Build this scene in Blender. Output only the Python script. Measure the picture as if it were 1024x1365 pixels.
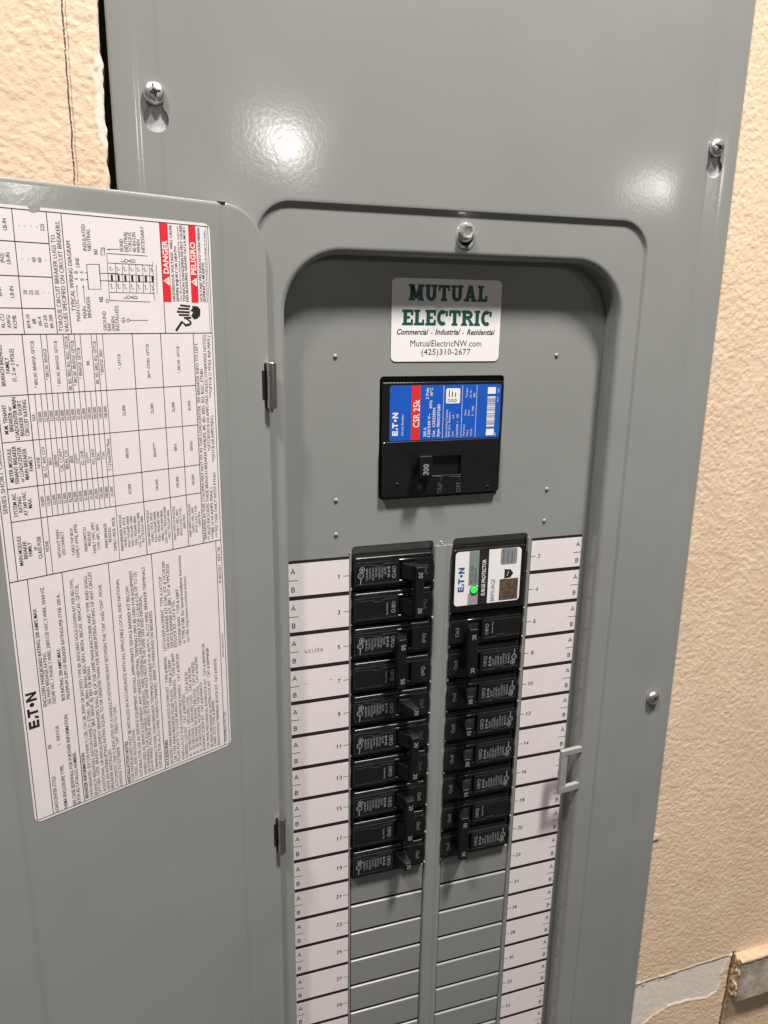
import bpy, bmesh, math, random
import numpy as np
from mathutils import Vector, Matrix
for o in list(bpy.data.objects): bpy.data.objects.remove(o, do_unlink=True)
S = bpy.context.scene
COL = S.collection
MM = 0.001
# ------------------------------------------------------------------ camera
# world: X right along the wall, Y into the wall, Z up; the dead front is the plane Y = 0
CAM = np.array([-0.19135, -0.46253, 0.15566]); FPX = 1010.0; PW, PH = 1024.0, 1365.0
def _rot(r):
    r = np.array(r, float); th = np.linalg.norm(r); k = r/th
    K = np.array([[0, -k[2], k[1]], [k[2], 0, -k[0]], [-k[1], k[0], 0]])
    return np.eye(3)+math.sin(th)*K+(1-math.cos(th))*K@K
MC = _rot([0.25755052, -0.31286425, -0.02604989]) @ np.array([[1., 0, 0], [0, 0, -1], [0, 1, 0]])
cd = bpy.data.cameras.new('camera'); cam = bpy.data.objects.new('camera', cd); COL.objects.link(cam)
R = np.stack([MC[0], -MC[1], -MC[2]], 1)
cam.matrix_world = Matrix([[*R[0], CAM[0]], [*R[1], CAM[1]], [*R[2], CAM[2]], [0, 0, 0, 1]])
cd.sensor_fit = 'VERTICAL'; cd.sensor_height = 36; cd.sensor_width = 36; cd.lens = 36*FPX/PH
cd.clip_start = 0.02; cd.clip_end = 100
S.camera = cam
# ------------------------------------------------------------------ light: ceiling lamps of the room
w = bpy.data.worlds.new('World'); S.world = w; w.use_nodes = True
bg = w.node_tree.nodes['Background']; bg.inputs[0].default_value = (1.0, 0.95, 0.90, 1); bg.inputs[1].default_value = 0.085
def lamp(name, loc, target, size, power, col):
    l = bpy.data.lights.new(name, 'AREA'); l.shape = 'DISK'; l.size = size; l.energy = power; l.color = col
    o = bpy.data.objects.new(name, l); COL.objects.link(o); o.location = loc
    o.rotation_euler = (Vector(target)-Vector(loc)).to_track_quat('-Z', 'Y').to_euler()
    return o
WARM = (1.0, 0.95, 0.905)
lamp('ceiling_lamp_key', (0.33, -0.62, 1.70), (0.05, -0.1, -0.2), 0.23, 62, WARM)
lamp('ceiling_lamp_side', (-0.75, -0.65, 1.70), (0, 0, -0.1), 0.20, 25, WARM)
lamp('ceiling_lamp_far', (0.63, -3.87, 1.02), (0, 0, 0), 0.14, 5, WARM)
lamp('ceiling_lamp_right', (2.85, -3.67, 0.91), (0, 0, 0), 0.10, 3.6, WARM)
S.view_settings.view_transform = 'Standard'; S.view_settings.look = 'None'
S.view_settings.exposure = 0.0; S.view_settings.gamma = 1.0; S.view_settings.use_curve_mapping = False
S.render.engine = 'CYCLES'
# ------------------------------------------------------------------ materials
MAT = {}
def mat(name, col, rough=0.5, metal=0.0, var=0.0, vscale=60, bump=0.0, bscale=300, bdist=0.0002, rvar=0.0, emit=0, spec=0.5, detail=3.0, wave=0.0):
    m = bpy.data.materials.new(name); m.use_nodes = True; nt = m.node_tree; b = nt.nodes['Principled BSDF']
    b.inputs['Base Color'].default_value = (*col, 1); b.inputs['Roughness'].default_value = rough
    b.inputs['Metallic'].default_value = metal; b.inputs['Specular IOR Level'].default_value = spec
    tc = nt.nodes.new('ShaderNodeTexCoord')
    if var:
        n = nt.nodes.new('ShaderNodeTexNoise'); n.inputs['Scale'].default_value = vscale; n.inputs['Detail'].default_value = 5
        nt.links.new(tc.outputs['Object'], n.inputs['Vector'])
        r = nt.nodes.new('ShaderNodeMapRange'); r.inputs[1].default_value = .3; r.inputs[2].default_value = .7
        r.inputs[3].default_value = 1-var; r.inputs[4].default_value = 1+var
        nt.links.new(n.outputs['Fac'], r.inputs[0])
        mx = nt.nodes.new('ShaderNodeVectorMath'); mx.operation = 'SCALE'; mx.inputs[0].default_value = col
        nt.links.new(r.outputs[0], mx.inputs['Scale']); nt.links.new(mx.outputs[0], b.inputs['Base Color'])
    if rvar:
        n = nt.nodes.new('ShaderNodeTexNoise'); n.inputs['Scale'].default_value = vscale*.6; n.inputs['Detail'].default_value = 6
        nt.links.new(tc.outputs['Object'], n.inputs['Vector'])
        r = nt.nodes.new('ShaderNodeMapRange'); r.inputs[1].default_value = .3; r.inputs[2].default_value = .7
        r.inputs[3].default_value = rough-rvar; r.inputs[4].default_value = rough+rvar
        nt.links.new(n.outputs['Fac'], r.inputs[0]); nt.links.new(r.outputs[0], b.inputs['Roughness'])
    if bump:
        n = nt.nodes.new('ShaderNodeTexNoise'); n.inputs['Scale'].default_value = bscale; n.inputs['Detail'].default_value = detail
        nt.links.new(tc.outputs['Object'], n.inputs['Vector'])
        bp = nt.nodes.new('ShaderNodeBump'); bp.inputs['Strength'].default_value = bump; bp.inputs['Distance'].default_value = bdist
        nt.links.new(n.outputs['Fac'], bp.inputs['Height']); nt.links.new(bp.outputs[0], b.inputs['Normal'])
        if wave:
            n2 = nt.nodes.new('ShaderNodeTexNoise'); n2.inputs['Scale'].default_value = 11; n2.inputs['Detail'].default_value = 1
            nt.links.new(tc.outputs['Object'], n2.inputs['Vector'])
            b2 = nt.nodes.new('ShaderNodeBump'); b2.inputs['Strength'].default_value = 1.0; b2.inputs['Distance'].default_value = wave
            nt.links.new(n2.outputs['Fac'], b2.inputs['Height']); nt.links.new(b2.outputs[0], bp.inputs['Normal'])
    if emit:
        b.inputs['Emission Color'].default_value = (*col, 1); b.inputs['Emission Strength'].default_value = emit
    MAT[name] = m; return m
mat('paint', (.274, .281, .268), .125, var=.03, vscale=18, bump=.08, bscale=420, bdist=.00022, rvar=.04, detail=1.5, wave=.0009)
mat('paint_inner', (.264, .270, .257), .28, var=.025, vscale=18, bump=.12, bscale=420, bdist=.0002, rvar=.06, detail=1.5, wave=.0007)
mat('paint_chip', (.62, .60, .56), .4)
mat('galvanised', (.62, .61, .61), .5, metal=.3, var=.22, vscale=900, bump=.4, bscale=900)
mat('zinc', (.80, .79, .77), .36, metal=1, var=.08, vscale=400, bump=.1, bscale=700)
mat('nickel', (.62, .56, .52), .3, metal=1, var=.1, vscale=300)
mat('gap_black', (.02, .02, .02), .5, metal=.3)  # near-black standing in for shade in the hinge slots and door notch
mat('void', (.012, .012, .012), .9)
mat('plastic', (.010, .010, .0105), .27, var=.25, vscale=90, bump=.03, bscale=900, bdist=.00015, rvar=.08)
mat('plastic_matt', (.008, .008, .0085), .42, var=.2, vscale=90, bump=.1, bscale=900, spec=.3)
mat('plastic_gloss', (.010, .010, .0105), .2, var=.2, vscale=60, rvar=.06)
mat('latch_plastic', (.30, .30, .285), .4, var=.03)
mat('paper', (.80, .745, .745), .5, var=.02, vscale=120)
mat('paper_white', (.86, .835, .82), .32, var=.012, vscale=80)
mat('ink', (.018, .015, .015), .5)
mat('ink_soft', (.075, .065, .065), .5)
mat('pencil', (.20, .18, .19), .6)
mat('ink_red', (.78, .022, .03), .4)
mat('ink_white', (.85, .84, .83), .4)
mat('ink_green', (.008, .085, .07), .4)
mat('ink_blue', (.012, .085, .30), .4)
mat('label_blue', (.010, .098, .50), .35, var=.04, vscale=60)
mat('label_red', (.72, .028, .022), .35)
mat('print_grey', (.30, .30, .31), .5)
mat('print_mid', (.22, .22, .225), .5)
mat('print_dim', (.11, .11, .115), .5)
mat('label_teal', (.215, .27, .26), .35)
mat('label_greyred', (.36, .31, .31), .35)
mat('label_grey', (.24, .255, .27), .4)
mat('hologram', (.22, .15, .095), .3, metal=.5, var=.5, vscale=500)
mat('led', (.02, .9, .05), .3, emit=.9)
mat('rail_paint', (.50, .38, .26), .6, var=.15, vscale=120, bump=.5, bscale=500, bdist=.0006)
mat('rail_wood', (.42, .365, .30), .75, var=.45, vscale=55, bump=.6, bscale=260, bdist=.0008)
mat('torn', (.66, .48, .29), .9, var=.35, vscale=220, bump=.8, bscale=500, bdist=.001)
mat('backing_brown', (.06, .035, .02), .85, var=.3, vscale=80)  # dark tone of the added backing behind the wall
mat('flake', (.78, .72, .66), .8)
# ------------------------------------------------------------------ object helpers
def tag(o, label=None, cat=None, group=None, kind=None):
    for k, v in (('label', label), ('category', cat), ('group', group), ('kind', kind)):
        if v: o[k] = v
    return o
def link(name, me, m, parent=None, smooth=None):
    if m and not me.materials: me.materials.append(MAT[m] if isinstance(m, str) else m)
    o = bpy.data.objects.new(name, me); COL.objects.link(o)
    if parent: o.parent = parent
    if smooth is not None:
        smooth_by(me, smooth)
        if len(me.polygons) < 6000: md = o.modifiers.new('weighted', 'WEIGHTED_NORMAL'); md.keep_sharp = True; md.weight = 80
    return o
def smooth_by(me, deg):
    me.polygons.foreach_set('use_smooth', [True]*len(me.polygons))
    me.set_sharp_from_angle(angle=math.radians(deg))
def empty(name, loc=(0, 0, 0)):
    o = bpy.data.objects.new(name, None); COL.objects.link(o); o.location = loc; o.empty_display_size = .02; return o
def me_from(name, verts, faces):
    me = bpy.data.meshes.new(name); me.from_pydata([tuple(v) for v in verts], [], faces); me.update(); return me
def bm_box(bm, x0, x1, y0, y1, z0, z1, bev=0.0, seg=2):
    """box in mm with bevelled edges"""
    t = bmesh.new()
    bmesh.ops.create_cube(t, size=1)
    for v in t.verts:
        v.co = Vector(((x0+x1)/2+v.co.x*(x1-x0), (y0+y1)/2+v.co.y*(y1-y0), (z0+z1)/2+v.co.z*(z1-z0)))*MM
    if bev:
        bmesh.ops.bevel(t, geom=list(t.edges), offset=bev*MM, segments=seg, profile=.5, affect='EDGES')
    bm_join(bm, t)
def bm_join(bm, t, M=None):
    vm = {}
    for v in t.verts: vm[v] = bm.verts.new(M@v.co if M else v.co)
    for f in t.faces:
        try: bm.faces.new([vm[v] for v in f.verts])
        except ValueError: pass
    t.free()
def bm_hexa(bm, base, tip, bev=.6, seg=2):
    """frustum from four base corners to four tip corners (mm)"""
    t = bmesh.new()
    b = [t.verts.new(Vector(p)*MM) for p in base]; c = [t.verts.new(Vector(p)*MM) for p in tip]
    t.faces.new(b[::-1]); t.faces.new(c)
    for i in range(4): t.faces.new((b[i], b[(i+1) % 4], c[(i+1) % 4], c[i]))
    bmesh.ops.recalc_face_normals(t, faces=list(t.faces))
    if bev: bmesh.ops.bevel(t, geom=list(t.edges), offset=bev*MM, segments=seg, profile=.5, affect='EDGES')
    bm_join(bm, t)
def bm_done(bm, name):
    bmesh.ops.recalc_face_normals(bm, faces=list(bm.faces))
    me = bpy.data.meshes.new(name); bm.to_mesh(me); bm.free(); return me
def bm_lathe(bm, prof, c, axis='Y', seg=28):
    """prof: list of (radius, height) in mm; height runs along -Y (towards the viewer) or Z"""
    t = bmesh.new(); rings = []
    for r, h in prof:
        if r < 1e-6:
            rings.append([t.verts.new((0, 0, h*MM))])
        else:
            rings.append([t.verts.new((r*MM*math.cos(2*math.pi*i/seg), r*MM*math.sin(2*math.pi*i/seg), h*MM)) for i in range(seg)])
    for a, b in zip(rings[:-1], rings[1:]):
        for i in range(seg):
            j = (i+1) % seg
            q = [a[i % len(a)], a[j % len(a)], b[j % len(b)], b[i % len(b)]]
            u = []
            for v in q:
                if v not in u: u.append(v)
            if len(u) > 2: t.faces.new(u)
    M = Matrix.Translation(Vector(c)*MM)
    if axis == 'Y': M = M @ Matrix(((1, 0, 0, 0), (0, 0, -1, 0), (0, 1, 0, 0), (0, 0, 0, 1)))
    bm_join(bm, t, M)
# ------------------------------------------------------------------ flat print: text, strokes, polygons
GL = {}
def glyphs(s, bold=0.0, shear=0.0, res=2):
    k = (s, bold, shear)
    if k in GL: return GL[k]
    c = bpy.data.curves.new('t', 'FONT'); c.body = s; c.size = 1; c.resolution_u = res; c.offset = bold; c.shear = shear
    c.fill_mode = 'FRONT'
    o = bpy.data.objects.new('t', c); me = o.to_mesh()
    V = np.empty(len(me.vertices)*3); me.vertices.foreach_get('co', V); V = V.reshape(-1, 3)[:, :2].copy()
    F = [tuple(p.vertices) for p in me.polygons]
    o.to_mesh_clear(); bpy.data.objects.remove(o); bpy.data.curves.remove(c)
    if len(V): V[:, 0] -= V[:, 0].min()
    GL[k] = (V, F); return GL[k]
CAPH = glyphs('H')[0][:, 1].max()
class Plane:
    def __init__(s, O, eu, ev, flip=False):
        s.O = np.array(O, float); s.eu = np.array(eu, float); s.ev = np.array(ev, float); s.n = np.cross(s.eu, s.ev)
    def px(s, x, y):
        """photo pixel -> (u, v) in mm on this plane"""
        d = MC.T @ np.array([(x-PW/2)/FPX, (y-PH/2)/FPX, 1.]); t = ((s.O-CAM)@s.n)/(d@s.n); P = CAM+t*d-s.O
        return (P@s.eu)*1000, (P@s.ev)*1000
def _arc(cx, cy, rx, ry, a0, a1, n=9): return [(cx+rx*math.cos(math.radians(a0+(a1-a0)*i/n)), cy+ry*math.sin(math.radians(a0+(a1-a0)*i/n))) for i in range(n+1)]
SANS = {'0': [_arc(.5, .5, .44, .44, 90, 450, 16)], '1': [[(.18, .74), (.36, .80), (.54, .97), (.54, 0)]], '2': [_arc(.5, .70, .40, .25, 165, -35)+[(.08, .06), (.94, .06)]],
        '3': [_arc(.48, .72, .36, .22, 150, -85)+_arc(.48, .28, .42, .23, 88, -160)], '4': [[(.72, 0), (.72, .95), (.06, .28), (.98, .28)]], '5': [[(.88, .94), (.24, .94), (.16, .50)]+_arc(.48, .32, .42, .27, 130, -150)],
        '6': [_arc(.5, .31, .40, .26, 100, 460, 14), _arc(.56, .5, .46, .45, 62, 190)], '7': [[(.06, .94), (.92, .94), (.60, .5), (.40, 0)]], '8': [_arc(.5, .73, .34, .21, 90, 450, 14), _arc(.5, .27, .42, .23, 90, 450, 14)],
        '9': [_arc(.5, .69, .40, .26, 90, 450, 14), _arc(.44, .5, .46, .45, -118, 10)], 'A': [[(.0, 0), (.5, 1), (1.0, 0)], [(.2, .34), (.8, .34)]],
        'B': [[(.10, 0), (.10, 1)], [(.10, .94), (.5, .94)]+_arc(.52, .74, .34, .20, 90, -90, 7)+[(.10, .53)], [(.5, .53)]+_arc(.54, .29, .38, .235, 90, -90, 7)+[(.10, .055)]]}
class Print:
    """collects flat shapes of one ink on one plane"""
    def __init__(s, plane, h=0.06): s.p = plane; s.h = h; s.V = []; s.F = []; s.k = 0
    def add(s, V, F):
        s.k += 1; hh = s.h+.004*(s.k % 6)
        b = len(s.V)
        for u, v in V: s.V.append(s.p.O+(u*s.p.eu+v*s.p.ev+hh*s.p.n)*MM)
        s.F += [tuple(i+b for i in f) for f in F]
    def rect(s, u0, v0, u1, v1): s.add([(u0, v0), (u1, v0), (u1, v1), (u0, v1)], [(0, 1, 2, 3)])
    def poly(s, P): s.add(P, [tuple(range(len(P)))])
    def disc(s, u, v, r, n=18): s.poly([(u+r*math.cos(6.2832*i/n), v+r*math.sin(6.2832*i/n)) for i in range(n)])
    def rrect(s, u0, v0, u1, v1, r, n=5): s.poly(rrect(u0, u1, v0, v1, r, n))
    def stroke(s, P, wd, closed=False):
        P = [np.array(q, float) for q in P]; n = len(P); V = []
        for i in range(n):
            a = P[i-1] if (i or closed) else P[i]; b = P[(i+1) % n] if (i < n-1 or closed) else P[i]
            d = b-a; d /= (np.linalg.norm(d)+1e-9); m = np.array([-d[1], d[0]])
            sc = 1.0
            if (0 < i < n-1) or closed:
                e = P[i]-a; e /= (np.linalg.norm(e)+1e-9); sc = 1/max(.5, abs(e@d))
            V += [tuple(P[i]+m*wd/2*sc), tuple(P[i]-m*wd/2*sc)]
        F = [(2*i+1, 2*i+3, 2*i+2, 2*i) for i in range(n-1)]
        if closed: F.append((2*n-1, 1, 0, 2*n-2))
        s.add(V, F)
    def ring(s, u, v, r, wd, n=16): s.stroke([(u+r*math.cos(6.2832*i/n), v+r*math.sin(6.2832*i/n)) for i in range(n)], wd, True)
    def text(s, t, u, v, h, wd=None, al='l', bold=0.0, shear=0.0, cond=.86, maxw=None, rot=0):
        V, F = glyphs(t, bold, shear)
        if not len(V): return
        k = h/CAPH; nat = V[:, 0].max()*k*cond; kx = k*cond
        if wd: kx *= wd/nat; nat = wd
        elif maxw and nat > maxw: kx *= maxw/nat; nat = maxw
        off = {'l': 0, 'c': -nat/2, 'r': -nat}[al]
        Q = np.stack([V[:, 0]*kx+off, V[:, 1]*k], 1)
        if rot:
            ca, sa = math.cos(rot), math.sin(rot); Q = Q @ np.array([[ca, sa], [-sa, ca]])
        s.add([(u+a, v+b) for a, b in Q], F)
    def sans(s, t, u, v, h, wt=.13, al='c', rot=0, sx=.58):
        """plain grotesque capitals and figures drawn as strokes"""
        pitch = h*(sx+.17); n = len(t); tot = pitch*n-.17*h; x = u-(tot/2 if al == 'c' else tot if al == 'r' else 0)
        for ch in t:
            for P_ in SANS.get(ch, ()): s.stroke([(x+a*sx*h, v+b*h) for a, b in P_], wt*h)
            x += pitch
    def ptext(s, t, p0, p1, h, **k):
        """text from pixel p0 (baseline start) to pixel p1 (baseline end)"""
        a = s.p.px(*p0); b = s.p.px(*p1); s.text(t, a[0], (a[1]+b[1])/2, h, wd=max(.5, b[0]-a[0]), **k)
    def pstroke(s, P, wd): s.stroke([s.p.px(*q) for q in P], wd)
    def ppoly(s, P): s.poly([s.p.px(*q) for q in P])
    def build(s, name, m, parent):
        if not s.V: return None
        o = link(name, me_from(name, s.V, s.F), m, parent)
        if s.k > 1: o['kind'] = 'stuff'
        return o
def rrect(x0, x1, z0, z1, r, n=5):
    P = []
    for cx, cz, a0 in ((x1-r, z1-r, 0), (x0+r, z1-r, 90), (x0+r, z0+r, 180), (x1-r, z0+r, 270)):
        for i in range(n+1):
            a = math.radians(a0+90*i/n); P.append((cx+r*math.cos(a), cz+r*math.sin(a)))
    return P
def eaton(L, u, v, w, h):
    """the five-character maker's wordmark: E, slanted A, T, round dot, N"""
    t = h*.24; k = w/4.35
    e = .92*k
    L.rect(u, v, u+.30*k, v+h)
    for y in (v, v+h/2-t/2, v+h-t): L.rect(u+.30*k, y, u+e, y+t)
    a = u+1.06*k
    L.poly([(a, v), (a+.28*k, v), (a+.42*k, v+h*.36), (a+.14*k, v+h*.36)])
    L.rect(a+.36*k, v+h-t, a+1.36*k, v+h); L.rect(a+.72*k, v, a+1.02*k, v+h-t)
    L.disc(u+2.86*k, v+h*.5, .25*k)
    n = u+3.30*k
    L.rect(n, v, n+.28*k, v+h); L.rect(n+.77*k, v, n+1.05*k, v+h)
    L.poly([(n+.28*k, v+h), (n+.28*k, v+h*.62), (n+.77*k, v), (n+.77*k, v+h*.38)])
def sheet(plane, P, thick, name, m, parent, base=0.0):
    """thin solid sheet with outline P (mm) on a plane"""
    n = len(P); V = []
    for hh in (base, base+thick):
        for u, v in P: V.append(plane.O+(u*plane.eu+v*plane.ev+hh*plane.n)*MM)
    F = [tuple(range(n))[::-1], tuple(range(n, 2*n))]+[(i, (i+1) % n, n+(i+1) % n, n+i) for i in range(n)]
    return link(name, me_from(name, V, F), m, parent)
# ------------------------------------------------------------------ wall
def vnoise(x, z, cell, seed):
    g = np.random.RandomState(seed).rand(512, 512)
    a = x/cell+137.3; b = z/cell+211.7
    i = np.floor(a).astype(int); j = np.floor(b).astype(int); fa = a-i; fb = b-j
    fa = fa*fa*(3-2*fa); fb = fb*fb*(3-2*fb)
    q = lambda m, n: g[m % 512, n % 512]
    return (q(i, j)*(1-fa)+q(i+1, j)*fa)*(1-fb)+(q(i, j+1)*(1-fa)+q(i+1, j+1)*fa)*fb
def sst(e0, e1, x):
    t = np.clip((x-e0)/(e1-e0), 0, 1); return t*t*(3-2*t)
WALLY = -15.3
def relief(x, z):
    n = .50*vnoise(x+.35*z, z-.2*x, 2.7, 1)+.34*vnoise(x-.3*z, z+.3*x, 1.6, 2)+.16*vnoise(x, z, .95, 3)
    big = vnoise(x, z, 13, 4)
    k = sst(.42, .60, n+.12*(big-.5))
    return .20*k+.15*vnoise(x, z, 1.3, 5)+.08*big
def wall_patch(x0, x1, z0, z1, step, edge=None):
    nx = int((x1-x0)/step)+1; nz = int((z1-z0)/step)+1
    X, Z = np.meshgrid(np.linspace(x0, x1, nx), np.linspace(z0, z1, nz))
    if edge == 'left':      # torn cut beside the panel
        e = 1.6*(vnoise(Z*0, Z, 9, 11)-.5)+1.4*(vnoise(Z*0, Z, 3, 12)-.5)
        X = X+e*sst(x1-14, x1, X)
    H = relief(X, Z); bare = np.zeros_like(X); brown = np.zeros_like(X)
    if edge == 'left':
        d = x1-X; t = .6+3.2*sst(.5, .8, vnoise(X*0+3, Z, 17, 13))+2.4*(vnoise(X, Z, 4, 14)-.5)
        bare = .75*sst(.8, -.8, d-t); H = H*(1-.8*bare)-.45*bare+.5*np.exp(-((d-t)/.9)**2)
        H = H-1.6*sst(2.0, 0, d)
    if edge == 'right':     # scar where a rail was pulled off, and the crack beside the rail
        top = -419.5+.020*(X-196)+1.0*(vnoise(X, Z*0, 7, 21)-.5)
        bot = -458-6*sst(235, 205, X)*0-7*(vnoise(X, Z*0, 26, 22)-.5)-3*(vnoise(X, Z*0, 6, 23)-.5)-12*sst(240, 200, X)
        rgt = 294+5*(vnoise(X*0, Z, 8, 24)-.5)+.14*(Z+440)
        m = sst(-.9, .9, top-Z)*sst(-.9, .9, Z-bot)*sst(-1.2, 1.2, rgt-X)
        blob = sst(.64, .70, vnoise(X, Z, 9, 25)*.6+vnoise(X, Z, 4, 26)*.4)*sst(10, 2, np.minimum(top-Z, Z-bot+3))
        m = m*(1-blob)
        bare = m
        ridge = np.exp(-((Z-top)/1.0)**2)*(X < 304)+.7*np.exp(-((Z-bot)/1.1)**2)*(X < rgt)
        H = H*(1-.7*m)-.28*m+.5*ridge
        bare = np.maximum(bare, .75*np.clip(ridge, 0, 1))
        under = sst(1, -1, Z-bot)*sst(-30, -5, Z-bot)*0
        # crack running down from the rail's end
        cx = 304.5+1.6*(vnoise(X*0, Z, 6, 27)-.5)+.03*(Z+420)
        g = np.exp(-((X-cx)/1.3)**2)*sst(-414, -419, Z)
        H = H-3.2*g+.7*np.exp(-((X-cx+4)/2.2)**2)*sst(-414, -420, Z)*vnoise(X, Z, 3, 28)
        brown = np.clip(g*1.2+.55*np.exp(-((X-cx-3.0)/2.5)**2)*sst(-414, -419, Z)*sst(.35, .6, vnoise(X, Z, 4, 29)), 0, 1)
    Y = WALLY-H+.35
    V = np.stack([X, Y, Z], -1).reshape(-1, 3)
    F = []
    idx = np.arange(nx*nz).reshape(nz, nx)
    q = np.stack([idx[:-1, :-1], idx[:-1, 1:], idx[1:, 1:], idx[1:, :-1]], -1).reshape(-1, 4)
    bare = bare.reshape(-1); brown = brown.reshape(-1)
    if edge == 'left':      # the cut edge goes back through the board
        e = idx[:, -1]; V2 = V[e].copy(); V2[:, 1] = 2.0; V2[:, 0] += 1.5*(vnoise(V2[:, 2]*0, V2[:, 2], 5, 15)-.5); b = len(V); V = np.vstack([V, V2])
        k = np.arange(nz-1); q = np.vstack([q, np.stack([e[:-1], b+k, b+k+1, e[1:]], -1)])
        bare = np.append(bare, np.full(nz, .8)); brown = np.append(brown, np.full(nz, .9))
    return V*MM, q, bare, brown
def build_wall():
    parts = [wall_patch(188, 404, -520, 520, .8, 'right'), wall_patch(404, 560, -640, 520, 2.2), wall_patch(188, 404, -640, -520, 2.2), wall_patch(-400, -197.0, 120, 520, .8, 'left'), wall_patch(-400, -197.0, -640, 120, 2.0, 'left'), wall_patch(-620, -400, -640, 520, 2.4),
             wall_patch(-197.0, 188, 432, 520, 2.2), ]
    Vs, Fs, A, Bn, off = [], [], [], [], 0
    for V, q, a, b in parts: Vs.append(V); Fs.append(q+off); A.append(a); Bn.append(b); off += len(V)
    V = np.vstack(Vs); q = np.vstack(Fs); A = np.concatenate(A); Bn = np.concatenate(Bn)
    me = bpy.data.meshes.new('wall'); me.vertices.add(len(V)); me.vertices.foreach_set('co', V.ravel().astype(np.float32))
    me.loops.add(len(q)*4); me.loops.foreach_set('vertex_index', q.ravel().astype(np.int32))
    me.polygons.add(len(q)); me.polygons.foreach_set('loop_start', np.arange(0, len(q)*4, 4, dtype=np.int32))
    me.polygons.foreach_set('loop_total', np.full(len(q), 4, dtype=np.int32)); me.update(calc_edges=True); me.validate()
    for nm, a in (('bare', A), ('brown', Bn)):
        at = me.attributes.new(nm, 'FLOAT', 'POINT'); at.data.foreach_set('value', a.astype(np.float32))
    me.polygons.foreach_set('use_smooth', [True]*len(me.polygons))
    m = bpy.data.materials.new('wall_paint'); m.use_nodes = True; nt = m.node_tree; N = nt.nodes; Lk = nt.links; b = N['Principled BSDF']
    b.inputs['Roughness'].default_value = .62; b.inputs['Specular IOR Level'].default_value = .35
    tc = N.new('ShaderNodeTexCoord')
    def noise(sc, det=4):
        n = N.new('ShaderNodeTexNoise'); n.inputs['Scale'].default_value = sc; n.inputs['Detail'].default_value = det
        Lk.new(tc.outputs['Object'], n.inputs['Vector']); return n.outputs['Fac']
    def ramp(src, a, c0, e, c1):
        r = N.new('ShaderNodeValToRGB'); r.color_ramp.elements[0].position = a; r.color_ramp.elements[0].color = (*c0, 1)
        r.color_ramp.elements[1].position = e; r.color_ramp.elements[1].color = (*c1, 1); Lk.new(src, r.inputs[0]); return r.outputs[0]
    def mix(f, a, c):
        x = N.new('ShaderNodeMix'); x.data_type = 'RGBA'; Lk.new(f, x.inputs[0]); Lk.new(a, x.inputs[6]); Lk.new(c, x.inputs[7]); return x.outputs[2]
    def attr(n): a = N.new('ShaderNodeAttribute'); a.attribute_name = n; return a.outputs['Fac']
    base = ramp(noise(35), .3, (.75, .56, .39), .7, (.81, .625, .45))
    bare = ramp(noise(140), .3, (.78, .69, .61), .7, (.88, .80, .72))
    brn = ramp(noise(260), .3, (.09, .045, .02), .7, (.30, .18, .09))
    c = mix(attr('bare'), base, bare); c = mix(attr('brown'), c, brn)
    # pencil line ruled down the wall left of the panel
    sp = N.new('ShaderNodeSeparateXYZ'); Lk.new(tc.outputs['Object'], sp.inputs[0])
    def math_(op, a, bb):
        x = N.new('ShaderNodeMath'); x.operation = op
        for i, q_ in enumerate((a, bb)):
            if isinstance(q_, (int, float)): x.inputs[i].default_value = q_
            else: Lk.new(q_, x.inputs[i])
        return x.outputs[0]
    wob = math_('MULTIPLY', math_('SUBTRACT', noise(120, 3), .5), .0016)
    lines = None
    for x0, wd, st in ((-.2138, .00042, .95), (-.2123, .00028, .55)):
        xc = math_('ADD', math_('MULTIPLY', math_('SUBTRACT', sp.outputs[2], .25), .012), x0)
        d = math_('ABSOLUTE', math_('SUBTRACT', math_('ADD', sp.outputs[0], wob), xc), 0)
        f = math_('MULTIPLY', math_('LESS_THAN', d, wd), math_('MULTIPLY', math_('GREATER_THAN', noise(900, 2), .40), st))
        lines = f if lines is None else math_('MAXIMUM', lines, f)
    blk = N.new('ShaderNodeRGB'); blk.outputs[0].default_value = (.07, .05, .045, 1)
    c = mix(lines, c, blk.outputs[0])
    Lk.new(c, b.inputs['Base Color'])
    bp = N.new('ShaderNodeBump'); bp.inputs['Strength'].default_value = .5; bp.inputs['Distance'].default_value = .0004
    Lk.new(noise(800, 4), bp.inputs['Height']); Lk.new(bp.outputs[0], b.inputs['Normal'])
    o = link('wall', me, m); tag(o, kind='structure')
    for x0, x1 in ((-620, -187), (190.5, 560)):
        bm = bmesh.new(); bm_box(bm, x0, x1, 2.5, 90, -640, 520); link('dark_backing', bm_done(bm, 'dark_backing'), 'backing_brown', o)  # dark backing added behind the wall to block light and blacken the gap
    return o
wall = build_wall()
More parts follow.
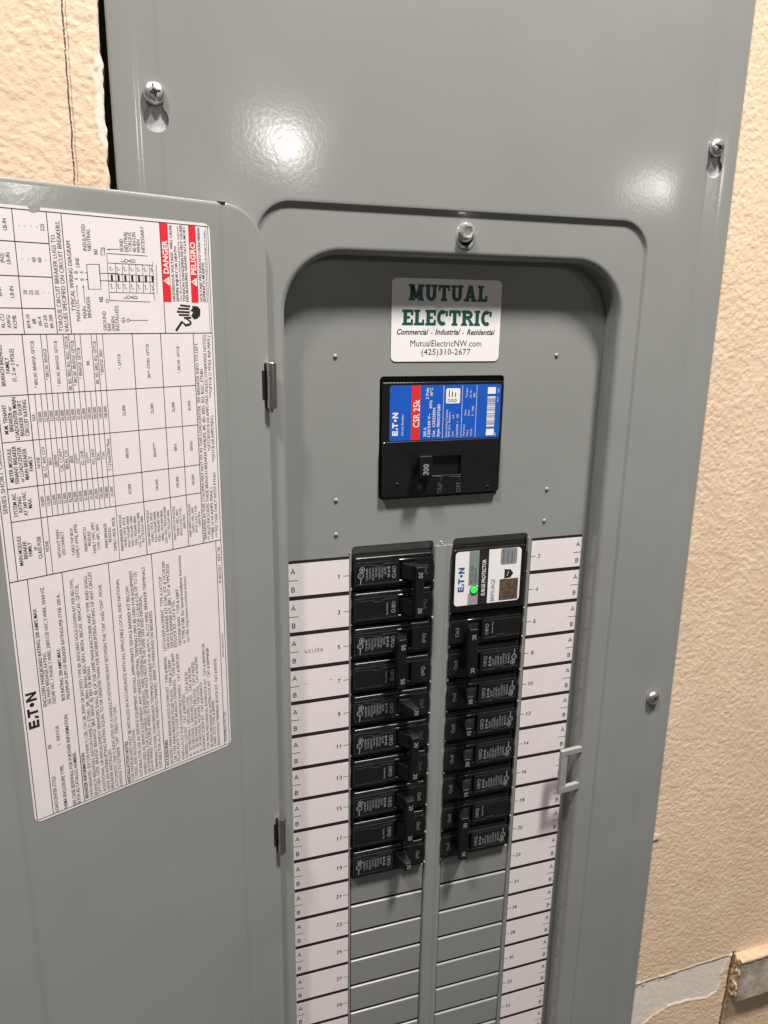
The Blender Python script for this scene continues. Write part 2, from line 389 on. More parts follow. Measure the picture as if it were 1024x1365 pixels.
def rail():
    t = empty('trim_rail', (.45, -.0152, -.465))
    tag(t, 'short end of a trim rail with tan top and scuffed grey face on the wall', 'trim rail')
    inv = Vector((-.45, .0152, .465))
    rnd = random.Random(3)
    def piece(name, x0, x1, y0, y1, z0, z1, m, rough):
        bm = bmesh.new(); n = 60; rows = [(y1, z0), (y0, z0), (y0, z0+.8), (y0, z1-1.2), (y0+.6, z1-.3), (y0+1.4, z1), (y1, z1)]
        vs = []
        for i in range(n+1):
            x = x0+(x1-x0)*i/n
            vs.append([bm.verts.new(Vector((x, y+(rough*(rnd.random()-.5) if 0 < k < 6 else 0), z+(rough*(rnd.random()-.5) if 0 < k < 6 else 0)))*MM+inv) for k, (y, z) in enumerate(rows)])
        for a, b in zip(vs[:-1], vs[1:]):
            for k in range(len(rows)-1): bm.faces.new((a[k], b[k], b[k+1], a[k+1]))
        bm.faces.new(vs[0]); bm.faces.new(vs[-1])
        return link(name, bm_done(bm, name), m, t, 35)
    piece('board', 306.5, 560, -24.6, -13, -464.5, -420.2, 'rail_wood', .5)
    piece('painted_top', 305.5, 560, -25.3, -13, -420.1, -417.6, 'rail_paint', .5)
    bm = bmesh.new()
    for i in range(40):
        z = -419-45*rnd.random(); x = 304.2+2.4*rnd.random(); y = -15-8.5*rnd.random(); r = .9+1.1*rnd.random()
        q = bmesh.ops.create_icosphere(bm, subdivisions=2, radius=r*MM)['verts']
        sx, sz = .5+rnd.random()*.4, 1+1.6*rnd.random()
        for v in q: v.co = Vector((v.co.x*sx*(1+.3*(rnd.random()-.5)), v.co.y*(1+.3*(rnd.random()-.5)), v.co.z*sz))+Vector((x, y, z))*MM+inv
    link('torn_edge', bm_done(bm, 'torn_edge'), 'torn', t, 60)
rail()
bm = bmesh.new(); bm_hexa(bm, [(196, -16.1, -269.5), (203.2, -16.6, -268), (202.6, -16.0, -268), (196, -15.6, -269.5)], [(196, -16.1, -262.5), (202.2, -16.9, -264.2), (201.8, -16.2, -264.2), (196, -15.6, -262.5)], .15); link('paper_scrap', bm_done(bm, 'paper_scrap'), 'flake', wall)
# ------------------------------------------------------------------ electrical panel
PANEL = empty('electrical_panel', (0, 0, -.60))
tag(PANEL, 'grey steel electrical panel with its hinged door swung open to the left', 'electrical panel')
def part(name, me, m, parent=None, smooth=None):
    o = link(name, me, m, parent or PANEL, smooth)
    if parent is None or parent is PANEL: o.matrix_parent_inverse = PANEL_INV
    return o
bpy.context.view_layer.update()
PANEL_INV = PANEL.matrix_world.inverted()
def adopt(o, parent=None):
    o.parent = parent or PANEL
    if parent is None: o.matrix_parent_inverse = PANEL_INV
    return o
FRONT = Plane((0, 0, 0), (1, 0, 0), (0, 0, 1))
# enclosure box behind the cover
def enclosure():
    bm = bmesh.new()
    bm_box(bm, -186, 189, 85, 86.5, -625, 405)
    for a, b in ((-186, -184.5), (187.5, 189)): bm_box(bm, a, b, -13.7, 85, -625, 405)
    for a, b in ((-625, -623.5), (403.5, 405)): bm_box(bm, -184.5, 187.5, -13.7, 85, a, b)
    bm_box(bm, -184.4, -160, -15.25, -13.75, -623, 403); bm_box(bm, 163, 187.4, -15.25, -13.75, -623, 403)
    return part('enclosure', bm_done(bm, 'enclosure'), 'galvanised')
enclosure()
bm = bmesh.new(); bm_box(bm, -70, 78, 12, 14, -620, 20); part('dark_interior', bm_done(bm, 'dark_interior'), 'void')  # near-black sheet standing in for the unlit interior behind the windows
def loft(loops, name, closed=True):
    n = len(loops[0]); V = [(x*MM, y*MM, z*MM) for L in loops for x, y, z in L]; F = []
    m = len(loops)
    for a in range(m if closed else m-1):
        b = (a+1) % m
        for i in range(n):
            j = (i+1) % n; F.append((a*n+i, a*n+j, b*n+j, b*n+i))
    me = me_from(name, V, F); bm = bmesh.new(); bm.from_mesh(me); bmesh.ops.recalc_face_normals(bm, faces=list(bm.faces)); bm.to_mesh(me); bm.free()
    return me
def make_cover():
    O = (-193.9, 196.9, -640, 430)     # outer outline
    RO = (-123.2, 134.4, -590, 215.4)  # outer edge of the sunk ring
    OP = (-109.6, 120.9, -575, 191.0)  # opening at the lip
    loops = []
    def lo(B, ins, r, y, n=14): loops.append([(x, y, z) for x, z in rrect(B[0]+ins, B[1]-ins, B[2]+ins, B[3]-ins, r, n)])
    for ins, y in ((0, -14.9), (.25, -16.0), (.9, -16.8), (1.8, -17.0), (11.2, -17.0), (12.2, -16.93), (13.2, -16.72), (14.2, -16.62), (22.6, -16.62), (23.6, -16.72), (24.6, -16.93), (25.6, -17.0)):
        lo(O, ins, 2+ins*.1, y)
    lo(RO, -12, 30, -17.0); lo(RO, -1.5, 22.5, -17.0); lo(RO, 0, 21, -17.0)
    for i in range(1, 6):
        a = math.pi*i/6; lo(RO, 2.8*i/6, 21-2.8*i/6, -16.15-.85*math.cos(a))
    lo(RO, 2.8, 18.2, -15.3); lo(RO, 4.6, 17, -15.3)
    lo(OP, -3.2, 41, -15.3); lo(OP, -1.6, 39.5, -15.3)
    R0 = 4.2
    for i in range(0, 7):
        a = math.pi/2*i/6; lo(OP, R0*math.sin(a)-R0+3.0, 38+R0-3-R0*math.sin(a), -15.3+R0*(1-math.cos(a)))
    lo(OP, 3.0, 35, -8.0); lo(OP, 3.0, 35, -.2)
    # back side, 1.5 mm behind
    lo(OP, 1.5, 36.5, -.2); lo(OP, 1.5, 36.5, -8.5); lo(OP, -1.2, 39, -13.4); lo(OP, -3, 41, -13.8); lo(RO, 5.5, 17, -13.8); lo(RO, 2, 19, -14.6); lo(RO, -1.5, 22, -15.4)
    lo(O, 27, 5, -15.4); lo(O, 2, 2, -14.9)
    me = loft(loops, 'cover'); o = part('cover', me, 'paint')
    # keyholes
    cut = bmesh.new()
    for kx, kz in KEY:
        P = []
        for i in range(25):
            a = math.radians(130+280*i/24); P.append((kx+6.3*math.cos(a)+.3, kz-11.8+6.3*math.sin(a)))
        for i in range(9):
            a = math.radians(180*i/8); P.append((kx+3.6*math.cos(a), kz+1.5+3.6*math.sin(a)))
        vs = [[cut.verts.new((x*MM, y*MM, z*MM)) for x, z in P] for y in (-19, -14)]
        n = len(P); cut.faces.new(vs[0]); cut.faces.new(vs[1][::-1])
        for i in range(n): cut.faces.new((vs[0][i], vs[1][i], vs[1][(i+1) % n], vs[0][(i+1) % n]))
    # slot for the cover fixing nut in the ring
    c = Matrix.Translation((.0, 0, 0))
    P = rrect(0, 9.5, 195.5, 206, 4.6, 6); vs = [[cut.verts.new((x*MM, y*MM, z*MM)) for x, z in P] for y in (-16.2, -12.6)]
    n = len(P); cut.faces.new(vs[0]); cut.faces.new(vs[1][::-1])
    for i in range(n): cut.faces.new((vs[0][i], vs[1][i], vs[1][(i+1) % n], vs[0][(i+1) % n]))
    bmesh.ops.recalc_face_normals(cut, faces=list(cut.faces)); cm = bpy.data.meshes.new('cut'); cut.to_mesh(cm); cut.free()
    co = bpy.data.objects.new('cut', cm); COL.objects.link(co)
    md = o.modifiers.new('b', 'BOOLEAN'); md.operation = 'DIFFERENCE'; md.solver = 'EXACT'; md.object = co
    bpy.context.view_layer.update(); dg = bpy.context.evaluated_depsgraph_get()
    nm = bpy.data.meshes.new_from_object(o.evaluated_get(dg)); o.modifiers.clear(); o.data = nm; nm.name = 'cover'
    bpy.data.objects.remove(co)
    smooth_by(nm, 28)
    return o
KEY = [(-172.6, 262.4), (178.6, 262.4)]
cover = make_cover()
def screw_mesh(r, ang, slot=True, hexh=False):
    bm = bmesh.new()
    if not hexh:
        prof = [(0, .2)]+[(r*f, h*r) for f, h in ((1.0, 0.05), (1.0, .18), (.96, .32), (.86, .46), (.70, .57), (.5, .63), (.25, .66), (0, .67))]
        bm_lathe(bm, [(r*.45, -3*1.0), (r*.45, .2*r)], (0, 0, 0)); bm_lathe(bm, prof, (0, 0, 0))
    else:
        bm_lathe(bm, [(0, -.6), (r*1.05, -.6), (r*1.12, .3), (r*1.0, .8), (0, .8)], (0, 0, 0))
        bm_lathe(bm, [(0, .5), (r*.86, .5), (r*.86, r*.85), (r*.74, r*1.0), (r*.6, r*.98), (r*.52, r*.8), (0, r*.78)], (0, 0, 0), seg=6)
    me = bm_done(bm, 'screw')
    if slot:
        o = bpy.data.objects.new('tmp', me); COL.objects.link(o)
        cb = bmesh.new()
        for k in range(2):
            t = bmesh.new(); bmesh.ops.create_cube(t, size=1)
            for v in t.verts: v.co = Vector((v.co.x*r*(1.5 if k == 0 else 1.15), v.co.y*r*.42, v.co.z*r*.20))*MM
            bm_join(cb, t, Matrix.Translation((0, -r*.68*MM, 0)) @ Matrix.Rotation(ang+k*math.pi/2, 4, 'Y'))
        bm_lathe(cb, [(0, r*.2), (r*.26, r*.36), (r*.3, r*.8), (0, r*.8)], (0, 0, 0), seg=10)
        cm = bm_done(cb, 'c'); co = bpy.data.objects.new('c', cm); COL.objects.link(co)
        md = o.modifiers.new('b', 'BOOLEAN'); md.operation = 'DIFFERENCE'; md.solver = 'EXACT'; md.use_self = True; md.object = co
        bpy.context.view_layer.update(); dg = bpy.context.evaluated_depsgraph_get()
        me2 = bpy.data.meshes.new_from_object(o.evaluated_get(dg)); bpy.data.objects.remove(o); bpy.data.objects.remove(co); me = me2
    smooth_by(me, 35); me.materials.clear(); return me
for (kx, kz), ang in list(zip(KEY, (1.35, .45)))+[((178.4, -133.0), .9)]:
    o = link('screw', screw_mesh(5.5, ang), 'zinc', cover); o.location = (kx*MM, -.0171, kz*MM)
o = link('nut', screw_mesh(5.2, 0, False, True), 'zinc', cover); o.location = (.0042, -.0148, .2032)
bm = bmesh.new()     # pressed rim round the nut's slot
n = 30; rg = []
for rr_, y in ((8.2, -15.25), (7.4, -15.7), (6.6, -15.9), (6.0, -15.5), (5.6, -14.8)):
    rg.append([bm.verts.new(((4.6+rr_*.86*math.cos(6.2832*i/n)*(1+.06*math.sin(3*i)))*MM, y*MM, (200.8+rr_*1.02*math.sin(6.2832*i/n)*(1+.04*math.cos(5*i)))*MM)) for i in range(n)])
for a, b in zip(rg[:-1], rg[1:]):
    for i in range(n): bm.faces.new((a[i], a[(i+1) % n], b[(i+1) % n], b[i]))
link('slot_rim', bm_done(bm, 'slot_rim'), 'paint', cover, 60)
# strike loop for the door latch, on the opening's right wall
def latch():
    bm = bmesh.new()
    def blk(x0, x1, z0, z1, sl, bv=.6):
        bm_hexa(bm, [(x0, -15.6, z0), (x1, -15.2, z0+sl), (x1, -11.8, z0+sl), (x0, -12.2, z0)], [(x0, -15.6, z1), (x1, -15.2, z1+sl), (x1, -11.8, z1+sl), (x0, -12.2, z1)], bv, 3)
    blk(101.6, 120.0, -173.4, -168.4, .9); blk(101.6, 120.0, -206.4, -200.6, 1.6)
    blk(101.62, 107.8, -204, -170, 0)
    return part('latch_strike', bm_done(bm, 'latch_strike'), 'latch_plastic', None, 40)
latch()
# ------------------------------------------------------------------ dead front
def curve_mesh(name, outer, holes, y0, thick, bev):
    c = bpy.data.curves.new(name, 'CURVE'); c.dimensions = '2D'; c.fill_mode = 'BOTH'; c.extrude = thick/2*MM; c.bevel_depth = bev*MM; c.bevel_resolution = 2
    for P in [outer]+holes:
        s = c.splines.new('POLY'); s.points.add(len(P)-1); s.use_cyclic_u = True
        for q, (x, z) in zip(s.points, P): q.co = (x*MM, z*MM, 0, 1)
    o = bpy.data.objects.new('t', c); me = bpy.data.meshes.new_from_object(o); bpy.data.objects.remove(o)
    for v in me.vertices: v.co = Vector((v.co.x, y0*MM-v.co.z, v.co.y))
    me.flip_normals() if False else None
    bm = bmesh.new(); bm.from_mesh(me); bmesh.ops.remove_doubles(bm, verts=list(bm.verts), dist=1e-6); bmesh.ops.recalc_face_normals(bm, faces=list(bm.faces)); bm.to_mesh(me); bm.free()
    me.name = name; me.materials.clear()
    smooth_by(me, 4); return me
P = 25.4
WL = (-62.3, -3.2); WR = (10.6, 69.0); WB = -600
def window(x0, x1, zt): # rounded upper corners
    return [(x0, WB), (x1, WB)]+[(x1-3+3*math.cos(math.radians(a)), zt-3+3*math.sin(math.radians(a))) for a in (0, 30, 60, 90)]+[(x0+3+3*math.cos(math.radians(a)), zt-3+3*math.sin(math.radians(a))) for a in (90, 120, 150, 180)]
dead = part('dead_front', curve_mesh('dead_front', rrect(-140, 150, -606, 205, 8), [window(*WL, 5.2), window(*WR, 5.2), rrect(-44.2, 43.6, 35.6, 116.6, 3.0)], .8, 1.0, .3), 'paint_inner')
def lintel(x0, x1):     # plate pressed inwards above the breakers
    V = []
    for i in range(13):
        x = x0+(x1-x0)*i/12
        e = min(i, 12-i); zt = 5.6-(2.2 if e == 0 else 0)
        V += [(x, .35, zt), (x, 1.5, zt-2.2), (x, 3.2, -1.2), (x, 3.8, -2.4), (x, 6, -2.6)]
    F = [(5*i+k, 5*i+5+k, 5*i+6+k, 5*i+1+k) for i in range(12) for k in range(4)]
    me = me_from('lintel', [Vector(v)*MM for v in V], F); bm = bmesh.new(); bm.from_mesh(me); bmesh.ops.recalc_face_normals(bm, faces=list(bm.faces))
    if sum(f.normal.y for f in bm.faces) > 0: bmesh.ops.reverse_faces(bm, faces=list(bm.faces))
    bm.to_mesh(me); bm.free()
    return link('window_lintel', me, 'paint_inner', dead, 60)
lintel(WL[0]-.2, WL[1]+.2); lintel(WR[0]-.2, WR[1]+.2)
# raised spine between the columns, with a crease, and narrow raised borders outside them
def bar(name, prof, z0, z1, m, parent):
    n = len(prof); V = [Vector((x, y, z))*MM for z in (z0, z1) for x, y in prof]
    F = [(i, i+1, n+i+1, n+i) for i in range(n-1)]+[tuple(range(n))[::-1], tuple(range(n, 2*n))]
    me = me_from(name, V, F); bm = bmesh.new(); bm.from_mesh(me); bmesh.ops.recalc_face_normals(bm, faces=list(bm.faces)); bm.to_mesh(me); bm.free()
    return link(name, me, m, parent, 50)
bar('spine', [(-3.4, 3), (-3.4, .2), (-3.0, -.9), (-2.2, -1.35), (-1, -1.5), (4.6, -1.5), (5.4, -1.2), (5.9, -.5), (6.4, -.45), (7.0, -.9), (7.8, -1.2), (9.6, -1.2), (10.4, -.9), (10.8, .2), (10.8, 3)], WB, 1.0, 'paint_inner', dead)
for x0, x1, nm in ((-63.9, -62.2, 'a'), (68.9, 70.6, 'b')):
    bar('window_border', [(x0, .3), (x0+.1, -.5), (x0+.5, -.8), (x1-.5, -.8), (x1-.1, -.5), (x1, .5), (x1, 3)], WB, 1.5, 'paint_inner', dead)
nub = bmesh.new()
bm_box(nub, -.7, .7, -.35, .6, -1.3, 1.3, .3, 2); nub_me = bm_done(nub, 'snap_stub'); nub_me.materials.append(MAT['paint_chip']); smooth_by(nub_me, 50)
rnd = random.Random(5)
for k in range(1, 11):
    for x, y in ((-62.4, -.6), (-3.2, -1.0), (10.6, -1.0), (69.1, -.6)):
        if rnd.random() < .8:
            o = link('snap_stub', nub_me, None, dead); o.location = (x*MM, y*MM, (-k*P+rnd.uniform(-1.5, 1.5))*MM); o.scale = (rnd.uniform(.4, .8), .9, rnd.uniform(.35, .8))
dm = bmesh.new(); bm_lathe(dm, [(1.5, -.05), (1.35, .35), (1.0, .75), (.55, .98), (0, 1.05)], (0, 0, 0), seg=18); dm_me = bm_done(dm, 'rivet_bump'); smooth_by(dm_me, 60)
for x, z in ((-73, 129.1), (-72.7, 37.6), (-72.7, 14.5), (81.6, 129.3), (81.4, 36.2), (81.1, 13.0)):
    o = link('rivet_bump', dm_me, 'paint_inner', dead); o.location = (x*MM, -.0000, z*MM)
o = link('paint_spot', nub_me, None, dead); o.location = (.0018, -.0002, .0036); o.scale = (.8, 1.2, .35)
o = link('rivet_bump', dm_me, 'paint_inner', dead); o.location = (.0024, 0, -.0008+.0028); o.scale = (.6, .6, .6)
# blank filler plates in the unused spaces
fb = bmesh.new(); bm_box(fb, -28.9, 28.9, -.6, 1.6, -11.75, 11.75, .9, 3); f_me = bm_done(fb, 'filler_plate'); smooth_by(f_me, 40)
for c, (x0, x1) in enumerate((WL, WR)):
    for i in range(10, 19):
        o = link('filler_plate', f_me, 'paint_inner', dead); md = o.modifiers.new('weighted', 'WEIGHTED_NORMAL'); md.keep_sharp = True
        o.location = ((x0+x1)/2*MM, .0008, (-P*i-P/2-.2+(-1 if c == 0 else -.6))*MM); o.rotation_euler = (math.radians(1.6+rnd.uniform(-.5, .5)), rnd.uniform(-.004, .004), 0)
# circuit directory strips
def strip(x0, x1, dz, first, left):
    pl = Plane((0, -.00032, dz*MM), (1, 0, 0), (0, 0, 1))
    st = sheet(Plane((0, -.00030, dz*MM), (1, 0, 0), (0, 0, 1)), [(x0, -P*19), (x1, -P*19), (x1, .6), (x0, .6)], .10, 'directory_strip', 'ink', None); adopt(st)
    pen = Print(pl, .24)
    cell = me_from('label_cell', [Vector(((x0+x1)/2+sx*(x1-x0)/2, -.1*h, sz*11.25))*MM for h in (0, 1) for sx, sz in ((-1, -1), (1, -1), (1, 1), (-1, 1))],
                   [(4, 5, 6, 7), (0, 4, 7, 3), (1, 2, 6, 5), (3, 7, 6, 2), (0, 1, 5, 4)])
    for k in range(19):
        zt = -k*P-1.45; ink = Print(pl, .22)
        o = link('label_cell', cell, 'paper', st); o.location = (0, -.00041, (dz+zt-11.25)*MM)
        num = str(first+2*k)
        if left:
            ax, tx, nx, t0, t1 = -101.9, (x0, -98.7), x1-7.0, x1-3.8, x1
        else:
            ax, tx, nx, t0, t1 = x1-3.0, (x1-6.6, x1), x0+6.6, x0, x0+3.6
        ink.sans('A', ax, zt-7.0, 3.4, .16, sx=.8); ink.sans('B', ax, zt-19.5, 3.4, .16, sx=.68)
        ink.rect(tx[0], zt-11.8, tx[1], zt-11.35)
        ink.sans(num, nx, zt-13.2, 3.05, .175); ink.rect(t0, zt-11.8, t1, zt-11.4)
        ink.build('printed_text', 'ink', st)
        if left and k == 2:     # pencilled WELDER
            u, v, h = -94.6, zt-13.2, 2.9
            for s in ([(0, 1), (.15, .1), (.4, .5), (.6, 0), (1.1, .9)], [(1.55, .9), (1.45, 0)], [(1.5, .85), (2.0, .9)], [(1.5, .5), (1.9, .55)], [(1.45, 0), (1.95, .1)],
                      [(2.5, .9), (2.4, 0), (2.9, .1)], [(3.3, .9), (3.2, 0), (3.7, .2), (3.8, .6), (3.3, .9)], [(4.6, .9), (4.2, .85), (4.15, 0), (4.6, .1)], [(4.2, .5), (4.5, .5)], [(5.0, 0), (5.1, .9), (5.5, .8), (5.5, .55), (5.1, .5), (5.6, 0)]):
                pen.stroke([(u+a*2.2, v+b*h) for a, b in s], .32)
        if left and k == 3:
            u, v = -94.6, zt-10.5
            pen.stroke([(u, v+.9), (u+.2, v-.6)], .3); pen.stroke([(u+1, v+.4), (u+1.1, v-.4)], .25); pen.stroke([(u+17, v+1.2), (u+17.8, v+.4), (u+18.4, v+1.3), (u+19, v+.5)], .3)
    pen.build('pencil_writing', 'pencil', st)
strip(-109.5, -63.95, -1.7, 1, True); strip(72.1, 113.35, 0, 2, False)
# ------------------------------------------------------------------ company sticker
def sticker():
    pl = Plane((0, -.0003, 0), (1, 0, 0), (0, 0, 1))
    st = sheet(pl, rrect(-37.0, 38.0, 125.7, 176.6, 3.2, 6), .15, 'company_sticker', 'paper_white', None); adopt(st)
    g = Print(pl, .20); k = Print(pl, .20)
    def Z(x, y): return pl.px(500+x/5.389, 360+y/5.389)
    def slab(word, p0, p1, h):
        a = Z(*p0); b = Z(*p1); v = (a[1]+b[1])/2; u = a[0]; W_ = b[0]-a[0]
        wd = {'M': 1.28, 'U': 1.06, 'T': .98, 'A': 1.12, 'L': .86, 'E': .9, 'C': .96, 'R': 1.04, 'I': .52}
        tot = sum(wd[c] for c in word)+.07*(len(word)-1); s = W_/tot; x = u
        q = .30*min(s, h); sf = .155*h
        for c in word:
            w_ = wd[c]*s
            def stem(xx, y0=0, y1=1, ser='tb'):
                g.rect(x+xx-q/2, v+y0*h, x+xx+q/2, v+y1*h)
                if 't' in ser: g.rect(x+xx-q*.86, v+h-sf, x+xx+q*.86, v+h)
                if 'b' in ser: g.rect(x+xx-q*.86, v, x+xx+q*.86, v+sf)
            L_ = q*.86; R_ = w_-q*.86
            if c == 'M':
                stem(L_); stem(R_)
                g.poly([(x+L_-q*.4, v+h), (x+L_+q*.6, v+h), (x+w_/2+q*.5, v+.12*h), (x+w_/2-q*.5, v+.12*h)]); g.poly([(x+R_+q*.4, v+h), (x+w_/2+q*.5, v+.12*h), (x+w_/2-q*.5, v+.12*h), (x+R_-q*.6, v+h)])
            elif c == 'U':
                stem(L_, .3, 1, 't'); stem(R_, .3, 1, 't')
                cx = w_/2; rr = (R_-L_)/2
                g.stroke([(x+cx-rr*math.cos(math.pi*i/10), v+.34*h-(.34*h-q*.45)*math.sin(math.pi*i/10)) for i in range(11)], q*.96)
            elif c == 'T':
                stem(w_/2, 0, 1, 'b'); g.rect(x, v+h-.19*h, x+w_, v+h); g.rect(x, v+h-.38*h, x+q*.6, v+h-.19*h); g.rect(x+w_-q*.6, v+h-.38*h, x+w_, v+h-.19*h)
            elif c == 'A':
                g.poly([(x+q*.35, v), (x+q*1.25, v), (x+w_/2+q*.55, v+h), (x+w_/2-q*.55, v+h)]); g.poly([(x+w_-q*1.35, v), (x+w_-q*.3, v), (x+w_/2+q*.55, v+h), (x+w_/2-q*.45, v+h)])
                g.rect(x+w_*.27, v+.22*h, x+w_*.73, v+.36*h); g.rect(x, v, x+q*1.6, v+sf); g.rect(x+w_-q*1.6, v, x+w_, v+sf)
            elif c in 'LE':
                stem(L_, 0, 1, 'tb'); g.rect(x+L_, v, x+w_, v+.19*h); g.rect(x+w_-q*.6, v+.19*h, x+w_, v+.38*h)
                if c == 'E':
                    g.rect(x+L_, v+h-.19*h, x+w_, v+h); g.rect(x+w_-q*.6, v+.64*h, x+w_, v+h-.19*h); g.rect(x+L_, v+.42*h, x+w_*.72, v+.58*h)
            elif c == 'C':
                cx = w_/2; P_ = []
                for i in range(17):
                    a_ = math.radians(52+256*i/16); P_.append((x+cx+(w_/2-q/2)*math.cos(a_)*.98, v+h/2+(h/2-q*.46)*math.sin(a_)))
                g.stroke(P_, q*.96); g.rect(x+w_-q*.75, v+.60*h, x+w_-q*.1, v+.95*h)
            elif c == 'R':
                stem(L_); P_ = [(x+L_, v+h-q*.42)]+[(x+w_*.55+w_*.26*math.sin(math.pi*i/8), v+.71*h+(.29*h-q*.42)*math.cos(math.pi*i/8)) for i in range(9)]+[(x+L_, v+.42*h+q*.4)]
                g.stroke(P_, q*.86); g.poly([(x+w_*.42, v+.5*h), (x+w_*.68, v+.5*h), (x+w_*.98, v+sf), (x+w_*.70, v+sf)]); g.rect(x+w_*.66, v, x+w_*1.04, v+sf)
            elif c == 'I': stem(w_/2)
            x += w_+.07*s
    slab('MUTUAL', (240, 222), (805, 226), 9.9); slab('ELECTRIC', (193, 397), (836, 401), 9.6)
    for t, a, b in (('Commercial', (156, 462), (384, 462)), ('Industrial', (430, 462), (612, 463)), ('Residential', (657, 464), (860, 463))):
        p0 = Z(*a); p1 = Z(*b); k.text(t, p0[0], p0[1], 3.3, wd=p1[0]-p0[0], bold=.022, shear=.32)
    for p_ in ((407, 452), (632, 454)): q = Z(*p_); k.disc(q[0], q[1], .42)
    for t, a, b, h in (('MutualElectricNW.com', (253, 548), (762, 550), 3.85), ('(425)310-2677', (332, 608), (684, 610), 3.6)):
        p0 = Z(*a); p1 = Z(*b); k.text(t, p0[0], p0[1], h, wd=p1[0]-p0[0])
    g.build('green_lettering', 'ink_green', st); k.build('black_lettering', 'ink', st)
sticker()
# ------------------------------------------------------------------ door
PHI = math.radians(23.565); HX, HY = -.118, -.020
DD = np.array([-math.cos(PHI), -math.sin(PHI), 0.]); DN = np.array([math.sin(PHI), -math.cos(PHI), 0.])
def door():
    s0, s1, zt, zb, r = -.3, 243.0, 210.7, -586.0, 25.0
    ss = [s0+r*(1-math.cos(math.radians(a))) for a in range(0, 91, 6)]+[s1-r*(1-math.cos(math.radians(a))) for a in range(0, 91, 6)]
    ss += [22.6, 23.4, 24.2, 25.0, 25.8, 26.6, 27.4, 28.4, 31, 100, 152, 155, 156, 157, 158, 159, 160, 164, 200]
    ss = sorted(set(round(x, 3) for x in ss))
    def dep(s):     # + towards the viewer; shallow groove near the hinge, gentle bend further out
        d = 0
        if 22.6 < s < 28.4: d -= .75*math.sin(math.pi*(s-22.6)/5.8)**2
        if s > 152:
            t = min(max((s-155)/5, 0), 1); d -= 1.3*(t*t*(3-2*t)); d += .09*max(0, s-158)
        return d
    V = []; n = 0
    e = [(2.0, 1.6), (2.0, .3), (1.85, -.1), (.0, -1.0)]
    for s in ss:
        k = 0
        if s < s0+r: k = r-math.sqrt(max(0, r*r-(s0+r-s)**2))
        elif s > s1-r: k = r-math.sqrt(max(0, r*r-(s-s1+r)**2))
        T, Bz = zt-k, zb+k; d = dep(s)
        # wrap: back top, rounded top edge, face, rounded bottom edge, back bottom
        row = [(T-.2, d-11.0), (T, d-10.6), (T, d-1.6), (T-.25, d-.7), (T-.75, d-.2), (T-1.6, d), (T-2.6, d), (T-14, d), (Bz+14, d), (Bz+2.6, d), (Bz+1.6, d), (Bz+.5, d-.4), (Bz, d-1.4), (Bz, d-10.6), (Bz+1.3, d-10.6), (Bz+1.3, d-1.5), (T-1.3, d-1.5), (T-1.3, d-10.6)]
        if s < 3: row = [(z_, max(h_, d-2.2)) for z_, h_ in row]
        n = len(row)
        for z_, h_ in row:
            p = np.array([HX, HY, 0])+(DD*s+DN*h_)*MM; V.append((p[0], p[1], z_*MM))
    F = []
    for i in range(len(ss)-1):
        for k in range(n):
            j = (k+1) % n; F.append((i*n+k, i*n+j, i*n+n+j, i*n+n+k))
    m = len(ss)-1
    F += [tuple(range(n))[::-1], tuple(range(m*n, m*n+n))]
    me = me_from('door', V, F); bm = bmesh.new(); bm.from_mesh(me); bmesh.ops.recalc_face_normals(bm, faces=list(bm.faces)); bm.to_mesh(me); bm.free()
    return part('door', me, 'paint', None, 32)
DOOR = door()
LP = Plane(np.array([HX, HY, -.106742])+DD*.034075+DN*.00006, (0, 0, 1), DD)    # door label: u up the door, v away from the hinge
LW, LH = 305.87, 117.05
WIN = {1: ((0, 260), 6.4), 2: ((140, 260), 6.4), 3: ((0, 440), 6.4), 4: ((140, 440), 6.4), 5: ((0, 620), 6.4), 6: ((140, 620), 6.0235), 7: ((20, 760), 4.0125), 8: ((160, 740), 4.2625)}
def Wp(w, a, b): o, s = WIN[w]; return (o[0]+a/s, o[1]+b/s)
